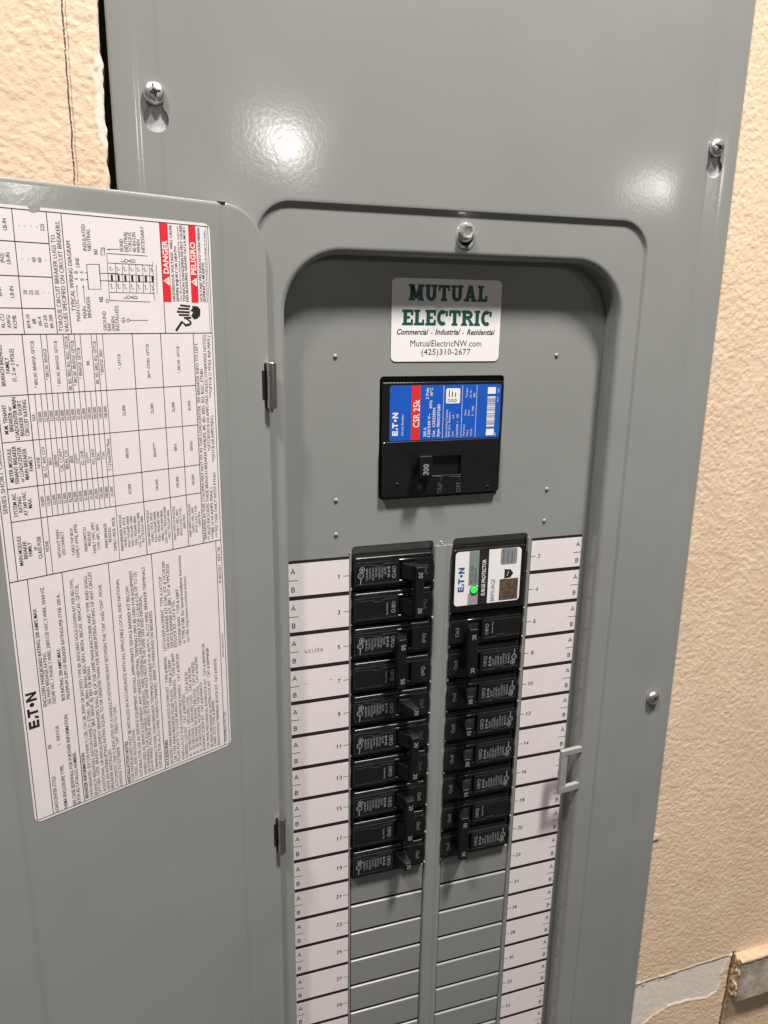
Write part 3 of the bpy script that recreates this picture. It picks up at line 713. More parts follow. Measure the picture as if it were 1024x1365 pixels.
def door_label():
    sheet(LP, rrect(0, LW, 0, LH, 3.5, 5), .14, 'door_label', 'paper', DOOR)
    B = Print(LP, .19); S_ = Print(LP, .19); Rd = Print(LP, .17); Wh = Print(LP, .21)
    def hl(v, u0, u1, w=.34): B.rect(u0, v-w/2, u1, v+w/2)
    def vl(u, v0, v1, w=.34): B.rect(u-w/2, v0, u+w/2, v1)
    U0, U1, V0, V1 = 1.5, 304.4, 1.2, 115.9
    for v in (V0, V1): hl(v, U0, U1)
    for u in (U0, U1): vl(u, V0, V1)
    vl(133.95, V0, V1, .42); vl(250.4, V0, V1, .42)
    for v in (107.7, 91.2, 67.5, 43.75, 4.5): hl(v, U0, 133.9)
    # --- lower block
    T7 = [("LOADCENTER STYLE:", 237, 1285, 212, 1098, 1), ("BR", 197, 950, 193, 928, 0), ("NEMA ENCLOSURE TYPE:", 282, 1268, 258, 1040, 1), ("1 - INDOOR", 245, 930, 232, 828, 0),
          ("SEE CASE SIDEWALL FOR FURTHER INFORMATION,", 328, 1252, 280, 765, 1), ("SUCH AS CATALOG NUMBER.", 352, 1243, 325, 968, 1),
          ("ENCLOSED PANELBOARD RATING: 200 AMPS MAX.", 170, 725, 115, 200, 1), ("SEE MAIN BREAKER RATING", 195, 712, 165, 440, 0), ("120/240 VAC 1 PHASE 3 WIRE, 208Y/120 VAC 3 WIRE, 50/60 HZ.", 218, 710, 155, 85, 0),
          ("BUS RATING: 200 AMPS MAX.", 268, 692, 240, 415, 1), ("MAXIMUM SUM OF BREAKER RATINGS PER STAB: 200 A.", 293, 685, 240, 125, 0), ("BREAKER INFORMATION", 395, 1215, 370, 975, 2),
          ("MAIN BREAKERS (EATON FAMILY) CSR, CSH, BR, BWH OR BACKFED TYPE BR (REQUIRES HOLD-DOWN KIT PER BELOW).", 420, 1208, 308, 45, 0),
          ("BRANCH BREAKERS (EATON FAMILY): ETN01, BR, BRH, BRHH, BRD, BRN, BRSN, BRCAF, BRHCAF, GFTCB,", 443, 1200, 338, 75, 0), ("GFTCBH, GFEP, BRAFGF, BRHAFGF, BRX, BRHX, BJ, BJH OR BRWH.", 465, 1190, 398, 510, 0),
          ("ADDITIONAL OR REPLACEMENT BREAKERS SHALL BE OF THE SAME MANUFACTURER AND TYPE AND SHALL", 487, 1180, 385, 25, 0), ("HAVE AN INTERRUPTING RATING EQUAL TO OR GREATER THAN THE INTERRUPTING RATING OF ANY CIRCUIT", 512, 1170, 405, 5, 0),
          ("BREAKER INSTALLED.", 532, 1163, 512, 950, 0), ('AUTOMATIC TRIP IS INDICATED BY A HANDLE POSITION MIDWAY BETWEEN THE "ON" AND "OFF". MOVE', 553, 1155, 465, 75, 0), ('HANDLE TO EXTREME "OFF", THEN TO "ON".', 577, 1148, 540, 720, 0)]
    T8 = [("INSTALLATION NOTES", 62, 1285, 42, 1055, 2), ("THIS PANELBOARD MUST BE INSTALLED IN ACCORDANCE WITH ALL APPLICABLE LOCAL AND NATIONAL", 85, 1275, -9, 133, 0), ("CODES, AND REGULATIONS.", 107, 1262, 80, 985, 0),
          ("SUITABLE FOR USE AS SERVICE EQUIPMENT. INSTALL APPROPRIATE SERVICE BARRIER KIT BELOW.", 130, 1252, 47, 168, 0), ("WHEN USED AS SERVICE EQUIPMENT, ANY UNUSED NEUTRAL TERMINALS MAY BE USED FOR EQUIPMENT", 153, 1243, 70, 85, 0),
          ("GROUNDING. FOR EQUIPMENT GROUNDING, WIRE TERMINALS ARE SUITABLE FOR (1) #14-4 OR UP TO (3)", 173, 1235, 95, 95, 0), ("#14-10 WIRES. MULTIPLE WIRES IN THE SAME HOLE MUST BE THE SAME SIZE AND MATERIAL.", 193, 1225, 122, 225, 0),
          ("TERMINALS OTHER THAN BREAKER TERMINALS SUITABLE FOR 60/75\u00b0C AL-CU WIRE. BREAKER TERMINALS", 218, 1215, 140, 65, 0), ("SUITABLE FOR AL-CU WIRE WHEN SO MARKED. REFER TO MARKINGS ON BREAKERS.", 240, 1205, 180, 310, 0),
          ("ACCESSORIES", 282, 1192, 267, 1048, 2), ("BACKFED MAIN BREAKER HOLD DOWN KIT   TYPE # BRPHD", 302, 1182, 265, 575, 0), ("CSR TYPE MAIN BREAKER FILLER PLATE.  TYPE # CSRFP", 325, 1173, 287, 592, 0), ("FILLER PLATE TO CLOSE BRANCH OPENINGS.  TYPE # BRFP", 345, 1165, 305, 555, 0),
          ("MAIN LUG KIT FOR CONVERTIBLE PANELS   CAT # BRPL200", 368, 1155, 332, 557, 0), ("SUBFEED LUG KIT   CAT # BRPSF225", 388, 1148, 368, 785, 0), ("# - 20 NEUTRAL (  GROUND LUGS   CAT # NL20", 408, 1138, 382, 662, 0), ("# - 30 NEUTRAL (  GROUND LUGS   CAT # NL300", 427, 1130, 402, 635, 0),
          ("# - 20 NEUTRAL W/ BOND TAB LUGS   CAT # NLP20", 447, 1120, 420, 605, 0), ("# - 30 NEUTRAL W/ BOND TAB LUGS   CAT # NLP300", 465, 1112, 440, 575, 0), ("BONDING SCREW KIT   CAT # BONDKITP", 487, 1103, 465, 720, 0), ("CSR MAIN MECHANICAL INTERLOCK KIT   CAT # BRPMIKCSR", 508, 1095, 480, 497, 0),
          ("BR MAIN MECHANICAL INTERLOCK KIT   CAT # BRPMIKBR", 528, 1087, 505, 522, 0), ("LABEL KITS. TYPE # BRPMS", 548, 1078, 535, 823, 0), ("RENOVATION TERMINAL BLOCK KIT  CAT # RNSTB", 568, 1075, 548, 585, 0),
          ("LATCH REPLACEMENT.  TYPE # LATCHP", 262, 540, 235, 118, 0), ("SERVICE BARRIER KIT (CSR)  KIT # TICSR300", 282, 530, 255, 35, 0), ("SERVICE BARRIER KIT (BR)  KIT # TIMCB320", 303, 522, 278, 48, 0), ("KEYLOCK KIT.  CAT # TDL", 325, 518, 308, 255, 0),
          ("GROUND BARS.  TYPE # GBKP", 350, 508, 330, 190, 0), ("or TYPE # GBK (for Special Installation Instructions", 370, 500, 345, 0, 0), ("see URL http://eaton.com/instructions)", 392, 492, 375, 120, 0),
          ("ASSEMBLED IN USA", 607, 1055, 600, 885, 0), ("www.eaton.com", 592, 578, 583, 445, 0)]
    for w, TT in ((7, T7), (8, T8)):
        for t, a, b, c, d, bo in TT:
            L = B if bo else S_
            L.ptext(t, Wp(w, a, b), Wp(w, c, d), 1.75 if t[0] != 'w' else 1.4, bold=(0, .006, .02)[bo])
    S_.ptext("PUB53501   REV. 08", Wp(6, 935, 940), Wp(6, 920, 655), 1.6)
    a = LP.px(*Wp(7, 133, 835)); b = LP.px(*Wp(7, 115, 645)); c = LP.px(*Wp(7, 77, 838))
    eaton(B, a[0], a[1], b[0]-a[0], 5.2)
    # --- rating table
    C_ = [134, 163.5, 179.5, 201.6, 223, 250.4]
    RW = [98.4, 95.5, 92.8, 90.2, 87.6, 85, 82.5, 80, 77.4, 74.7, 72, 69.3, 66.7, 64.1, 61.2]
    hl(112, 134, 250.4); hl(98.4, 134, 250.4)
    for u in C_[1:5]: vl(u, 12.4, 112)
    for i, v in enumerate(RW[1:], 1):
        hl(v, C_[1], C_[4], .26)
        if i in (1, 14): hl(v, C_[0], C_[1], .26)
        if i in (3, 4, 7, 8, 9, 10, 12, 13, 14): hl(v, C_[4], C_[5], .26)
    for v in (46, 30.9, 12.4): hl(v, C_[0], C_[5])
    hl(21.4, C_[0], C_[4])
    def cen(col, v, t, h=1.65, L=None, bold=.0): (L or S_).text(t, (C_[col]+C_[col+1])/2, v, h, al='c', maxw=C_[col+1]-C_[col]-1.6, bold=bold)
    def stack(col, v0, dv, lines, h=1.7, L=None, bold=0.):
        for i, t in enumerate(lines): cen(col, v0-dv*i, t, h, L, bold)
    S_.text("SERIES SHORT CIRCUIT RATINGS", 168, 113, 1.9, wd=48)
    stack(0, 108.6, 2.25, ["MAIN MODULE", "BREAKER", "FAMILY", "or", "CLASS FUSE"], 1.75, B, .006)
    stack(1, 108.6, 2.25, ["SYSTEM AIC", "RATING", "AT 240 VAC", "MAX."], 1.75, B, .006)
    stack(2, 108.6, 2.25, ["METER MODULE", "TENANT BREAKER", "or LOADCENTER", "MAIN BREAKER", "FAMILY"], 1.75, B, .006)
    stack(3, 108.6, 2.25, ["M.M. TENANT", "BREAKER or", "LOADCENTER MAIN", "BREAKER SHORT", "CIRCUIT RATING"], 1.75, B, .006)
    stack(4, 107.6, 2.4, ["BRANCH BREAKER", "FAMILY", "(1, 2 or 3 POLE)", "*"], 1.75, B, .004)
    k2 = "10,000 10,000 22,000 22,000 25,000 42,000 65,000 65,000 65,000 65,000 65,000 100,000 100,000 65,000".split()
    k4 = "N/A 10,000 22,000 22,000 25,000 42,000 65,000 65,000 65,000 65,000 100,000 100,000 100,000 100,000".split()
    k3 = ["NONE", "BR, CC, BW, CCV", "BRH", "QBHW", "CSR, CCVH**", "BRHH, CVS", "BRX", "CV***", "ED, GHB", "FD****", "KD, HKD", "KDC", "CVH", "T / J fuse(200A Max)"]
    for i in range(14):
        v = (RW[i]+RW[i+1])/2-.78
        cen(1, v, k2[i], 1.55); cen(2, v, k3[i], 1.55); cen(3, v, k4[i], 1.55)
    cen(0, RW[1]+.65, "NONE", 1.55)
    for v, t in ((91.1, "WITHOUT MAIN"), (89, "DISCONNECT"), (84.4, "CABLE TAP BOX"), (82.2, "FAMILY 1MTB, 3MTB"), (77.9, "MAIN SWITCH"), (75.9, "MODULE"), (73.6, "FAMILY 1MFS, 3MFS"), (71.3, "TYPE 1BPS, 3BPS"), (67.3, "MAIN BREAKER"), (65.2, "MODULE"), (62.8, "FAMILY 1MCB, 3MCB")): cen(0, v-.5, t, 1.55)
    for a, b, t in ((98.4, 90.2, "* BRCAF, BRAFGF, GFTCB"), (90.2, 87.6, "* BRCAF, BRAFGF"), (87.6, 80, "* BRCAF, BRAFGF, GFTCB"), (80, 77.4, "BR, BD, BRD, BQ, BQC, GFTCB"), (77.4, 74.7, "* BRCAF, BRAFGF, GFTCB"), (74.7, 72, "* BRAFGF, GFTCB"), (72, 66.7, "BR"), (66.7, 64.1, "BR, BD, BRD, BQ, GFTCB"), (64.1, 61.2, "* BRAFGF, BRH"), (61.2, 46, "*, GFTCB"), (46, 30.9, "BR**, ETN01, GFTCB"), (30.9, 12.4, "*, BRCAF, GFTCB")):
        cen(4, (a+b)/2-.75, t, 1.5)
    m1 = ["MAIN BREAKER MODULE", "FAMILY 1MCB, 3MCB", "RGH / PDG64M 2000A", "NGS / PDG54M 1200A", "NGL / PDG44G 800A", "LGS / LD / PDG3xG 600A", "KD / PDG3xG 400A"]
    m2 = ["MAIN BREAKER MODULE", "FAMILY 1MCB, 3MCB", "RGH / PDG64M 2000A", "NGH / PDG54M 1200A", "HMDL / PDG44M 800A", "LGH / HLD / PDG3xM 600A", "HKD / PDG3xM 400A"]
    stack(0, 58.7, 1.95, m1, 1.4); stack(0, 43.6, 1.95, m2, 1.4)
    stack(0, 28.6, 1.95, ["MAIN SWITCH MODULE", "FAMILY 1MFS, 3MFS", "WITH CLASS T FUSE", "600A MAX"], 1.4); stack(0, 19.3, 1.95, ["MAIN SWITCH MODULE", "FAMILY 1MFS, 3MFS", "WITH CLASS T FUSE", "1200A MAX"], 1.4)
    for v, q in ((52.3, ("65,000", "BRHX", "22,000")), (37.2, ("100,000", "BRHX***", "22,000")), (25.3, ("100,000", "BRH", "22,000")), (16, ("100,000", "BRHH", "42,000"))):
        for i in range(3): cen(i+1, v, q[i], 1.6)
    for t, u, v, w_ in (("*BREAKERS IN THIS COLUMN MAY NOT FIT IN THIS LOADCENTER. SEE BREAKER INFO TO LEFT.", 135.2, 10.1, 110.5), ("** ALSO INCLUDES THESE BRANCH BREAKER FAMILIES: BR, BD, BRD, BQ, BQC, ETN01", 135.4, 7.7, 96), ("***BR (110 AMPS MAX.)", 135.6, 5.2, 30), ("*GFTCB/GFCB (50 AMPS MAX UNLESS OTHERWISE NOTED)", 186.5, 5.2, 63), ("****FD 150A ONLY WITH ETN01", 135.8, 2.7, 38), ("**GFTCB (30 AMPS MAX.)", 180, 2.7, 26), ("***GFTCB (1 POLE 40A MAX.)", 216, 2.7, 33)):
        S_.text(t, u, v, 1.75, wd=w_)
    # --- torque table
    for v in (97.2, 82.5, 76): hl(v, 250.4, U1)
    tc = [250.4, 262, 276, 290.7, 304.4]
    for u in tc[1:4]: vl(u, 82.5, V1)
    def tcell(c, lines, v0, dv=2.55, h=1.7, L=None):
        for i, t in enumerate(lines): (L or S_).text(t, (tc[c]+tc[c+1])/2, v0-dv*i, h, al='c', maxw=tc[c+1]-tc[c]-1)
    for c, ls in enumerate((["#14-10", "#8", "#6-4", "#3-2/0", "#6-300"], ["20", "25", "35", "-", "-"], ["-", "-", "60", "60", "-"], ["-", "-", "-", "-", "225"])): tcell(c, ls, 94.2)
    tcell(0, ["WIRE SIZE", "NOTE 6", "AL-CU", "AWG/", "KCMIL"], 110.2); tcell(1, ["GROUND", "BAR", "", "LB-IN"], 107.6); tcell(2, ["NEUTRAL", "BAR", "(N2)", "LB-IN"], 107.6); tcell(3, ["MAIN", "LUG", "", "LB-IN"], 107.6)
    S_.text("TORQUE CIRCUIT BREAKER LUGS TO", 251.6, 79.6, 1.95, wd=43); S_.text("VALUES SPECIFIED ON CIRCUIT BREAKERS.", 251.4, 77.0, 1.95, wd=49.5)
    S_.text("TYPICAL WIRING DIAGRAM", 261, 72.9, 1.95, wd=31.5)
    # --- wiring diagram (read off the photograph)
    def t1(t, a, b, c, d, h=1.75, w=1, bo=0): S_.ptext(t, Wp(w, a, b), Wp(w, c, d), h, bold=bo)
    for q in (("MAIN LUG", 688, 1075, 672, 890), ("MAIN", 740, 1050, 735, 950), ("BREAKER", 780, 1045, 765, 865), ("LINE", 678, 615, 672, 535), ("INSULATED", 738, 475, 725, 250), ("NEUTRAL", 778, 475, 765, 290), ("GROUND", 915, 1155, 900, 990), ("BAR", 948, 1155, 945, 1090), ("(WHEN", 985, 1155, 978, 1035), ("INSTALLED)", 1020, 1155, 1005, 945)): t1(*q)
    for q in (("N1", 835, 505, 830, 465), ("N2", 880, 910, 875, 868)): t1(*q, bo=.02)
    for q in (("A", 665, 725, 663, 705), ("B", 663, 668, 661, 648), ("B", 715, 728, 713, 710), ("A", 710, 668, 708, 650)): t1(*q, h=1.6)
    for q in (("BOND", 158, 480, 150, 375), ("NEUTRAL", 195, 485, 185, 310), ("TORQUE", 230, 488, 220, 318), ("40 IN-LBS", 268, 490, 255, 315), ("WHEN", 302, 492, 295, 380), ("NECESSARY", 340, 493, 328, 268)): t1(*q, w=2)
    for i, ch in enumerate("LOAD"):
        for y, x in ((562, 160), (872, 180)): p = LP.px(*Wp(2, x+30*i+6, y)); S_.text(ch, p[0], p[1], 1.9, al='c')
    t1("G1", 172, 1090, 168, 1048, 1.7, 2, .02)
    def ln(w, *P_, wd=.26): S_.pstroke([Wp(w, *p) for p in P_], wd)
    ln(1, (738, 590), (845, 590), (862, 803), (755, 803), (738, 590)); ln(1, (845, 668), (1010, 668)); ln(1, (850, 728), (1010, 735)); ln(1, (725, 660), (742, 660)); ln(1, (728, 720), (748, 720))
    ln(1, (660, 875), (655, 790)); ln(1, (725, 925), (710, 785)); ln(1, (912, 462), (1020, 462))
    for w, x, y, dx, dy in ((1, 655, 765, 0, 1), (1, 710, 765, 0, 1), (2, 18, 463, 1, 0)):
        p = [Wp(w, x, y), Wp(w, x+8*dy+20*dx, y+20*dy-7*dx), Wp(w, x-8*dy+20*dx, y+20*dy+7*dx)]; S_.ppoly(p)
    ln(1, (862, 450), (890, 450), (890, 510), (862, 510), (862, 450)); ln(1, (875, 450), (875, 480))
    ln(1, (910, 500), (935, 900)); ln(2, (15, 497), (362, 520)); ln(2, (42, 898), (385, 912)); ln(2, (25, 578), (408, 600)); ln(2, (40, 830), (425, 838)); ln(2, (22, 670), (408, 690)); ln(2, (28, 735), (415, 742)); ln(2, (408, 570), (400, 620), (415, 690), (412, 830), (428, 900))
    for i in range(7):
        x = 25+58*i; y = 2*i
        ln(2, (x+62, 582+y), (x+72, 830+y)); p = [Wp(2, x+22, 680+y), Wp(2, x+40, 680+y), Wp(2, x+44, 733+y), Wp(2, x+26, 733+y)]; B.ppoly(p)
        ln(2, (x+5, 625+y), (x+20, 610+y), (x+25, 645+y), (x+45, 630+y), wd=.22); ln(2, (x+12, 765+y), (x+27, 755+y), (x+32, 800+y), (x+50, 790+y), wd=.22)
    ln(2, (205, 1068), (365, 1068))
    for w, x, y in ((1, 915, 903), (2, 198, 1068)): p = LP.px(*Wp(w, x, y)); S_.ring(p[0], p[1], .75, .25, 10)
    # --- danger block
    hl(28, 250.4, U1); hl(2.3, 250.4, U1, .2)
    Rd.rect(266, 23.8, U1-.2, 27.9); Rd.rect(266, 8.3, U1-.2, 12.4)
    for v, t, tw in ((25.0-.55, "DANGER", 16), (9.05, "PELIGRO", 16.2)):
        Wh.text(t, 280.0, v, 2.7, wd=tw, bold=.028); Wh.poly([(274.2, v-.2), (278.6, v-.2), (276.4, v+3.2)])
    Rd2 = Print(LP, .26)
    for v in (24.45, 9.05): Rd2.rect(276.2, v+.9, 276.6, v+2.3); Rd2.disc(276.4, v+.35, .22, 8)
    for t, v, u, w_, bo in (("HAZARDOUS VOLTAGE", 21.6, 266.5, 24, 1), ("WILL CAUSE", 21.6, 292, 11.5, 1), ("SEVERE INJURY OR DEATH", 19.5, 266.4, 27, 1), ("Turn off and lock out all power supplying this equipment", 17.9, 266.4, 37, 0), ("TENSION DANGEREUSE", 15.9, 266.4, 25, 1), ("PEUT CAUSER", 15.9, 292, 12, 1), ("DES BLESSURES GRAVES OU LA MORT", 14.1, 266.4, 37, 1), ("VOLTAJE PELIGROSO", 6.0, 266.4, 24, 1), ("CAUSA HERIDAS", 6.0, 291, 12.5, 1), ("SEVERAS O MUERTE", 4.2, 266.4, 20, 1), ("Desconecte toda la energia antes de trabajar en el equipo", 2.9, 266.4, 36, 0)):
        (B if bo else S_).text(t, u, v, 1.35 if bo else .95, wd=w_, bold=.012*bo)
    def P2(*q): return [Wp(2, *p) for p in q]
    B.ppoly(P2((745, 945), (790, 950), (812, 975), (812, 1028), (790, 1052), (760, 1062), (735, 1030), (750, 1000), (730, 985)))
    for (xa, ya, xb, yb) in ((640, 940, 725, 950), (622, 968, 720, 972), (612, 995, 722, 1000), (630, 1022, 725, 1024), (672, 1048, 735, 1046)): B.pstroke(P2((xa, ya), (xb, yb)), .95)
    B.pstroke(P2((605, 1158), (655, 1082), (690, 1112), (728, 1100), (732, 1085)), 1.25); B.pstroke(P2((690, 1050), (735, 1085)), .8)
    Wh.pstroke(P2((745, 960), (720, 985), (742, 1000), (718, 1030)), .45)
    B.build('black_print', 'ink', DOOR); S_.build('fine_print', 'ink_soft', DOOR); Rd.build('red_danger_bars', 'ink_red', DOOR); Wh.build('white_lettering', 'ink_white', DOOR); Rd2.build('alert_marks', 'ink_red', DOOR)
    ch = Print(LP, .24); p = [LP.px(*Wp(1, x, y)) for x, y in ((232, 92), (250, 118), (248, 138), (275, 146), (310, 143), (335, 125), (345, 98))]; ch.poly(p[::-1]); ch.build('torn_notch', 'paint', DOOR)
door_label()
nt_ = bmesh.new(); bm_box(nt_, -2.4, 2.4, -.3, .3, -.5, .5, .1, 1)
for v in nt_.verts: p = np.array([HX, HY, 0])+(DD*(.0262+v.co.x)+DN*(v.co.y-.0006)); v.co = Vector((p[0], p[1], .2104+v.co.z))
link('dark_notch', bm_done(nt_, 'dark_notch'), 'gap_black', DOOR)  # dark block in place of a shaded notch in the top edge
# hinges
for z0, z1 in ((100.8, 127.0), (-202.0, -175.2)):
    hm = bmesh.new(); bm_lathe(hm, [(0, z0), (2.7, z0), (3.0, z0+.4), (3.0, z1-.4), (2.7, z1), (0, z1)], (HX*1000+1.6, HY*1000-2.1, 0), 'Z', 20)
    bm_lathe(hm, [(0, z0-2.4), (1.0, z0-2.2), (1.5, z0-1.2), (1.5, z0+.2)], (HX*1000+1.0, HY*1000-2.1, 0), 'Z', 14)
    hg = link('hinge', bm_done(hm, 'hinge'), 'nickel', DOOR, 40)
    lm = bmesh.new()
    for a, b, s_ in ((z0+5.5, z1-4.5, 4.3), (z0+.6, z1-.4, 2.7)):
        t = bmesh.new(); bmesh.ops.create_cube(t, size=1)
        for v in t.verts:
            s__ = v.co.x*s_+s_/2; hh = .15+v.co.y*.4+.1*(s_ < 3); p = np.array([HX, HY, 0])+(DD*s__+DN*hh)*MM; v.co = Vector((p[0], p[1], ((a+b)/2+v.co.z*(b-a))*MM))
        bm_join(lm, t)
    link('hinge_slot_shade', bm_done(lm, 'hinge_slot_shade'), 'gap_black', DOOR)  # black strips in place of the dark slot beside the knuckle
# ------------------------------------------------------------------ branch breakers (built for the left column; the right one is turned half round)
A1 = 55.6
def breaker(poles, rating, state, text_pole, loc, right, label, group=None):
    n = poles; root = empty('circuit_breaker', (loc[0]*MM, 0, loc[1]*MM)); root.rotation_euler = (0, math.pi if right else 0, 0)
    tag(root, label, 'circuit breaker', group)
    # local frame: x from the outer end towards the spine, z up (left column)
    pl = Plane((0, -.0043, 0), (0, 0, -1), (1, 0, 0))
    zs = [(n-1)/2*P-P*k for k in range(n)]
    for k, zc in enumerate(zs):
        gry = Print(pl, .05); dim = Print(pl, .05)
        bm = bmesh.new()
        bm_box(bm, -.6, A1+.6, -1.2, 11, zc-12.2, zc+12.0, .7, 2)
        up = 8.6
        bm_box(bm, .1, 31.6, -4.3, 0, zc-8.6, zc+8.4, .55, 2)
        bm_box(bm, 41.6, A1-.1, -4.3, 0, zc-8.6, zc+8.4, .55, 2)
        bm_box(bm, 31.0, 42.2, -3.4, 0, zc+6.4, zc+8.4, .3, 1); bm_box(bm, 31.0, 42.2, -3.4, 0, zc-8.6, zc-6.6, .3, 1)
        bm_box(bm, .4, A1-.4, -3.0, 0, zc+8.5, zc+11.4, 1.1, 3); bm_box(bm, .4, A1-.4, -2.2, 0, zc-11.2, zc-8.8, .5, 2)
        link('body', bm_done(bm, 'body'), 'plastic', root, 40)
        # moulded outline with its notch
        for e in (1,):
            q = [(-zc-6.4*e, 1.2), (-zc-6.4*e, 13.5), (-zc-5.2*e, 14.0), (-zc-5.2*e, 19.4), (-zc-6.6*e, 20.2), (-zc-6.6*e, 30)]
            dim.stroke(q, .22)
        dim.stroke([(-zc+6.8, 1.2), (-zc+6.8, 30.5)], .18)
        u0 = -zc
        gry.text('Off/', u0-4.1, 26.0, 2.5, wd=4.6, bold=.004) if False else None
        # Off/O
        gry.text('Off/', u0-4.3, 26.2, 2.7, wd=5.2); gry.ring(u0+2.7, 27.5, 1.25, .42, 12)
        onp = Print(pl, .05); onp.text('On/I', u0-3.4, 49.2, 2.9, wd=6.8, bold=.003); onp.build('on_mark', 'print_mid' if right else 'print_dim' if state == 'on' else 'print_grey', root)
        if k == text_pole:
            eaton(gry, u0-4.2, 22.9, 7.4, 1.7)
            for i, (t, wl) in enumerate((('Type BR', 5.8), ('HACR Type', 7.4), ('120/240V~', 8.6), ('10kA 60Hz', 6.6), ('Cu/Al 60/75C', 9.2), ('No.14-8 AWG', 7.6), ('40C', 8.8))):
                gry.text(t, u0-4.4+.3*(i % 2), 20.7-2.15*i, 1.35, wd=wl, bold=.01)
            gry.ring(u0-3.4, 5.1, 1.7, .5, 14); gry.ring(u0+.6, 4.2, 1.9, .55, 14); gry.stroke([(u0+2.7, 4.3), (u0+7.0, 4.0)], .6); gry.text('UL', u0-.3, 3.4, 1.3, wd=1.7); gry.disc(u0-3.4, 5.1, .8, 8)
        else:
            gry.text('Common Trip', u0-3.6, 22.6, 1.25, wd=8.8, bold=.012)
        gry.build('grey_print', 'print_grey', root); dim.build('moulded_line', 'print_dim', root)
    # handle
    a = {'on': 42.6, 'off': 31.4, 'mid': 40.0}[state]
    ca = 36.6; hw, tw = 4.7, 2.95
    zt, zb = zs[0], zs[-1]
    hm = bmesh.new()
    if n == 1:
        bm_hexa(hm, [(ca-hw, -1, zb-4.6), (ca+hw, -1, zb-4.6), (ca+hw, -1, zt+4.6), (ca-hw, -1, zt+4.6)], [(a-tw+.4, -14.6, zb-4.4), (a+tw-.4, -14.0, zb-4.4), (a+tw-.4, -14.0, zt+2.2), (a-tw+.4, -14.6, zt+2.2)], .8, 3)
        bm_hexa(hm, [(ca-hw-.2, -2.2, zb-5.6), (ca+hw+.2, -2.2, zb-5.6), (ca+hw+.2, -2.2, zt+5.6), (ca-hw-.2, -2.2, zt+5.6)], [(ca-3.5+(a-ca)*.3, -5.6, zb-5.2), (ca+3.5+(a-ca)*.3, -5.6, zb-5.2), (ca+3.5+(a-ca)*.3, -5.6, zt+5.2), (ca-3.5+(a-ca)*.3, -5.6, zt+5.2)], .8, 2)
    else:
        e = 6.2
        for zc in zs:
            bm_hexa(hm, [(ca-hw-.2, -1, zc-5.6), (ca+hw+.2, -1, zc-5.6), (ca+hw+.2, -1, zc+5.6), (ca-hw-.2, -1, zc+5.6)], [(a-tw-.2, -11.5, zc-5.2), (a+tw, -11.5, zc-5.2), (a+tw, -11.5, zc+5.2), (a-tw-.2, -11.5, zc+5.2)], .7, 2)
        bm_hexa(hm, [(a-tw-.9, -10.0, zb-e), (a+tw+.4, -10.0, zb-e), (a+tw+.4, -10.0, zt+e), (a-tw-.9, -10.0, zt+e)], [(a-tw-.2, -15.6, zb-e+.2), (a+tw, -15.0, zb-e+.2), (a+tw, -15.0, zt+e-.8), (a-tw-.2, -15.6, zt+e-.8)], .7, 3)
    h = link('handle', bm_done(hm, 'handle'), 'plastic_matt', root, 40)
    tp = Plane((0, (-.0146 if n == 1 else -.0156), 0), (0, 0, -1), (1, 0, 0))
    for zc in zs:
        num = Print(tp, .06); num.sans(rating, -zc+(.6 if n == 1 else 0), a-1.45, 2.9, .19); num.build('rating_number', 'print_grey', root)
    return root
LX, RX = -61.0, 65.6
def zrow(i, n): return -P*(i+n/2)-.3
breaker(2, '20', 'on', 0, (LX, zrow(0, 2)-.6), False, 'black two-pole 20 amp breaker topmost in its column, level with the surge protector')
breaker(2, '50', 'off', 0, (LX, zrow(2, 2)-.8), False, 'black two-pole 50 amp breaker switched off beside the pencilled directory space 5')
breaker(1, '20', 'on', 0, (LX, zrow(4, 1)-1), False, 'black single-pole 20 amp breaker just below the two-pole 50 amp one')
breaker(2, '20', 'on', 0, (LX, zrow(5, 2)-1.2), False, 'black two-pole 20 amp breaker between a single-pole 20 amp and a two-pole 30 amp breaker')
breaker(2, '30', 'mid', 0, (LX, zrow(7, 2)-1.4), False, 'black two-pole 30 amp breaker in the odd-numbered column, second above the blank plates')
breaker(1, '20', 'mid', 0, (LX, zrow(9, 1)-1.4), False, 'black single-pole 20 amp breaker lowest in its column, directly above the blank plates')
breaker(2, '30', 'on', 0, (RX, zrow(2, 2)), True, 'black two-pole 30 amp breaker directly below the surge protector')
breaker(1, '20', 'on', 0, (RX, zrow(4, 1)-.2), True, 'black single-pole 20 amp breaker directly below the two-pole 30 amp one under the surge protector')
breaker(1, '15', 'on', 0, (RX, zrow(5, 1)-.3), True, 'upper of the two black single-pole 15 amp breakers in the even-numbered column')
breaker(1, '20', 'on', 0, (RX, zrow(6, 1)-.4), True, 'black single-pole 20 amp breaker between the two 15 amp breakers')
breaker(1, '15', 'on', 0, (RX, zrow(7, 1)-.5), True, 'lower of the two black 15 amp breakers, just above a two-pole breaker')
breaker(2, '20', 'on', 0, (RX, zrow(8, 2)-.6), True, 'black two-pole 20 amp breaker lowest in the even-numbered column, its handle over a blank plate')
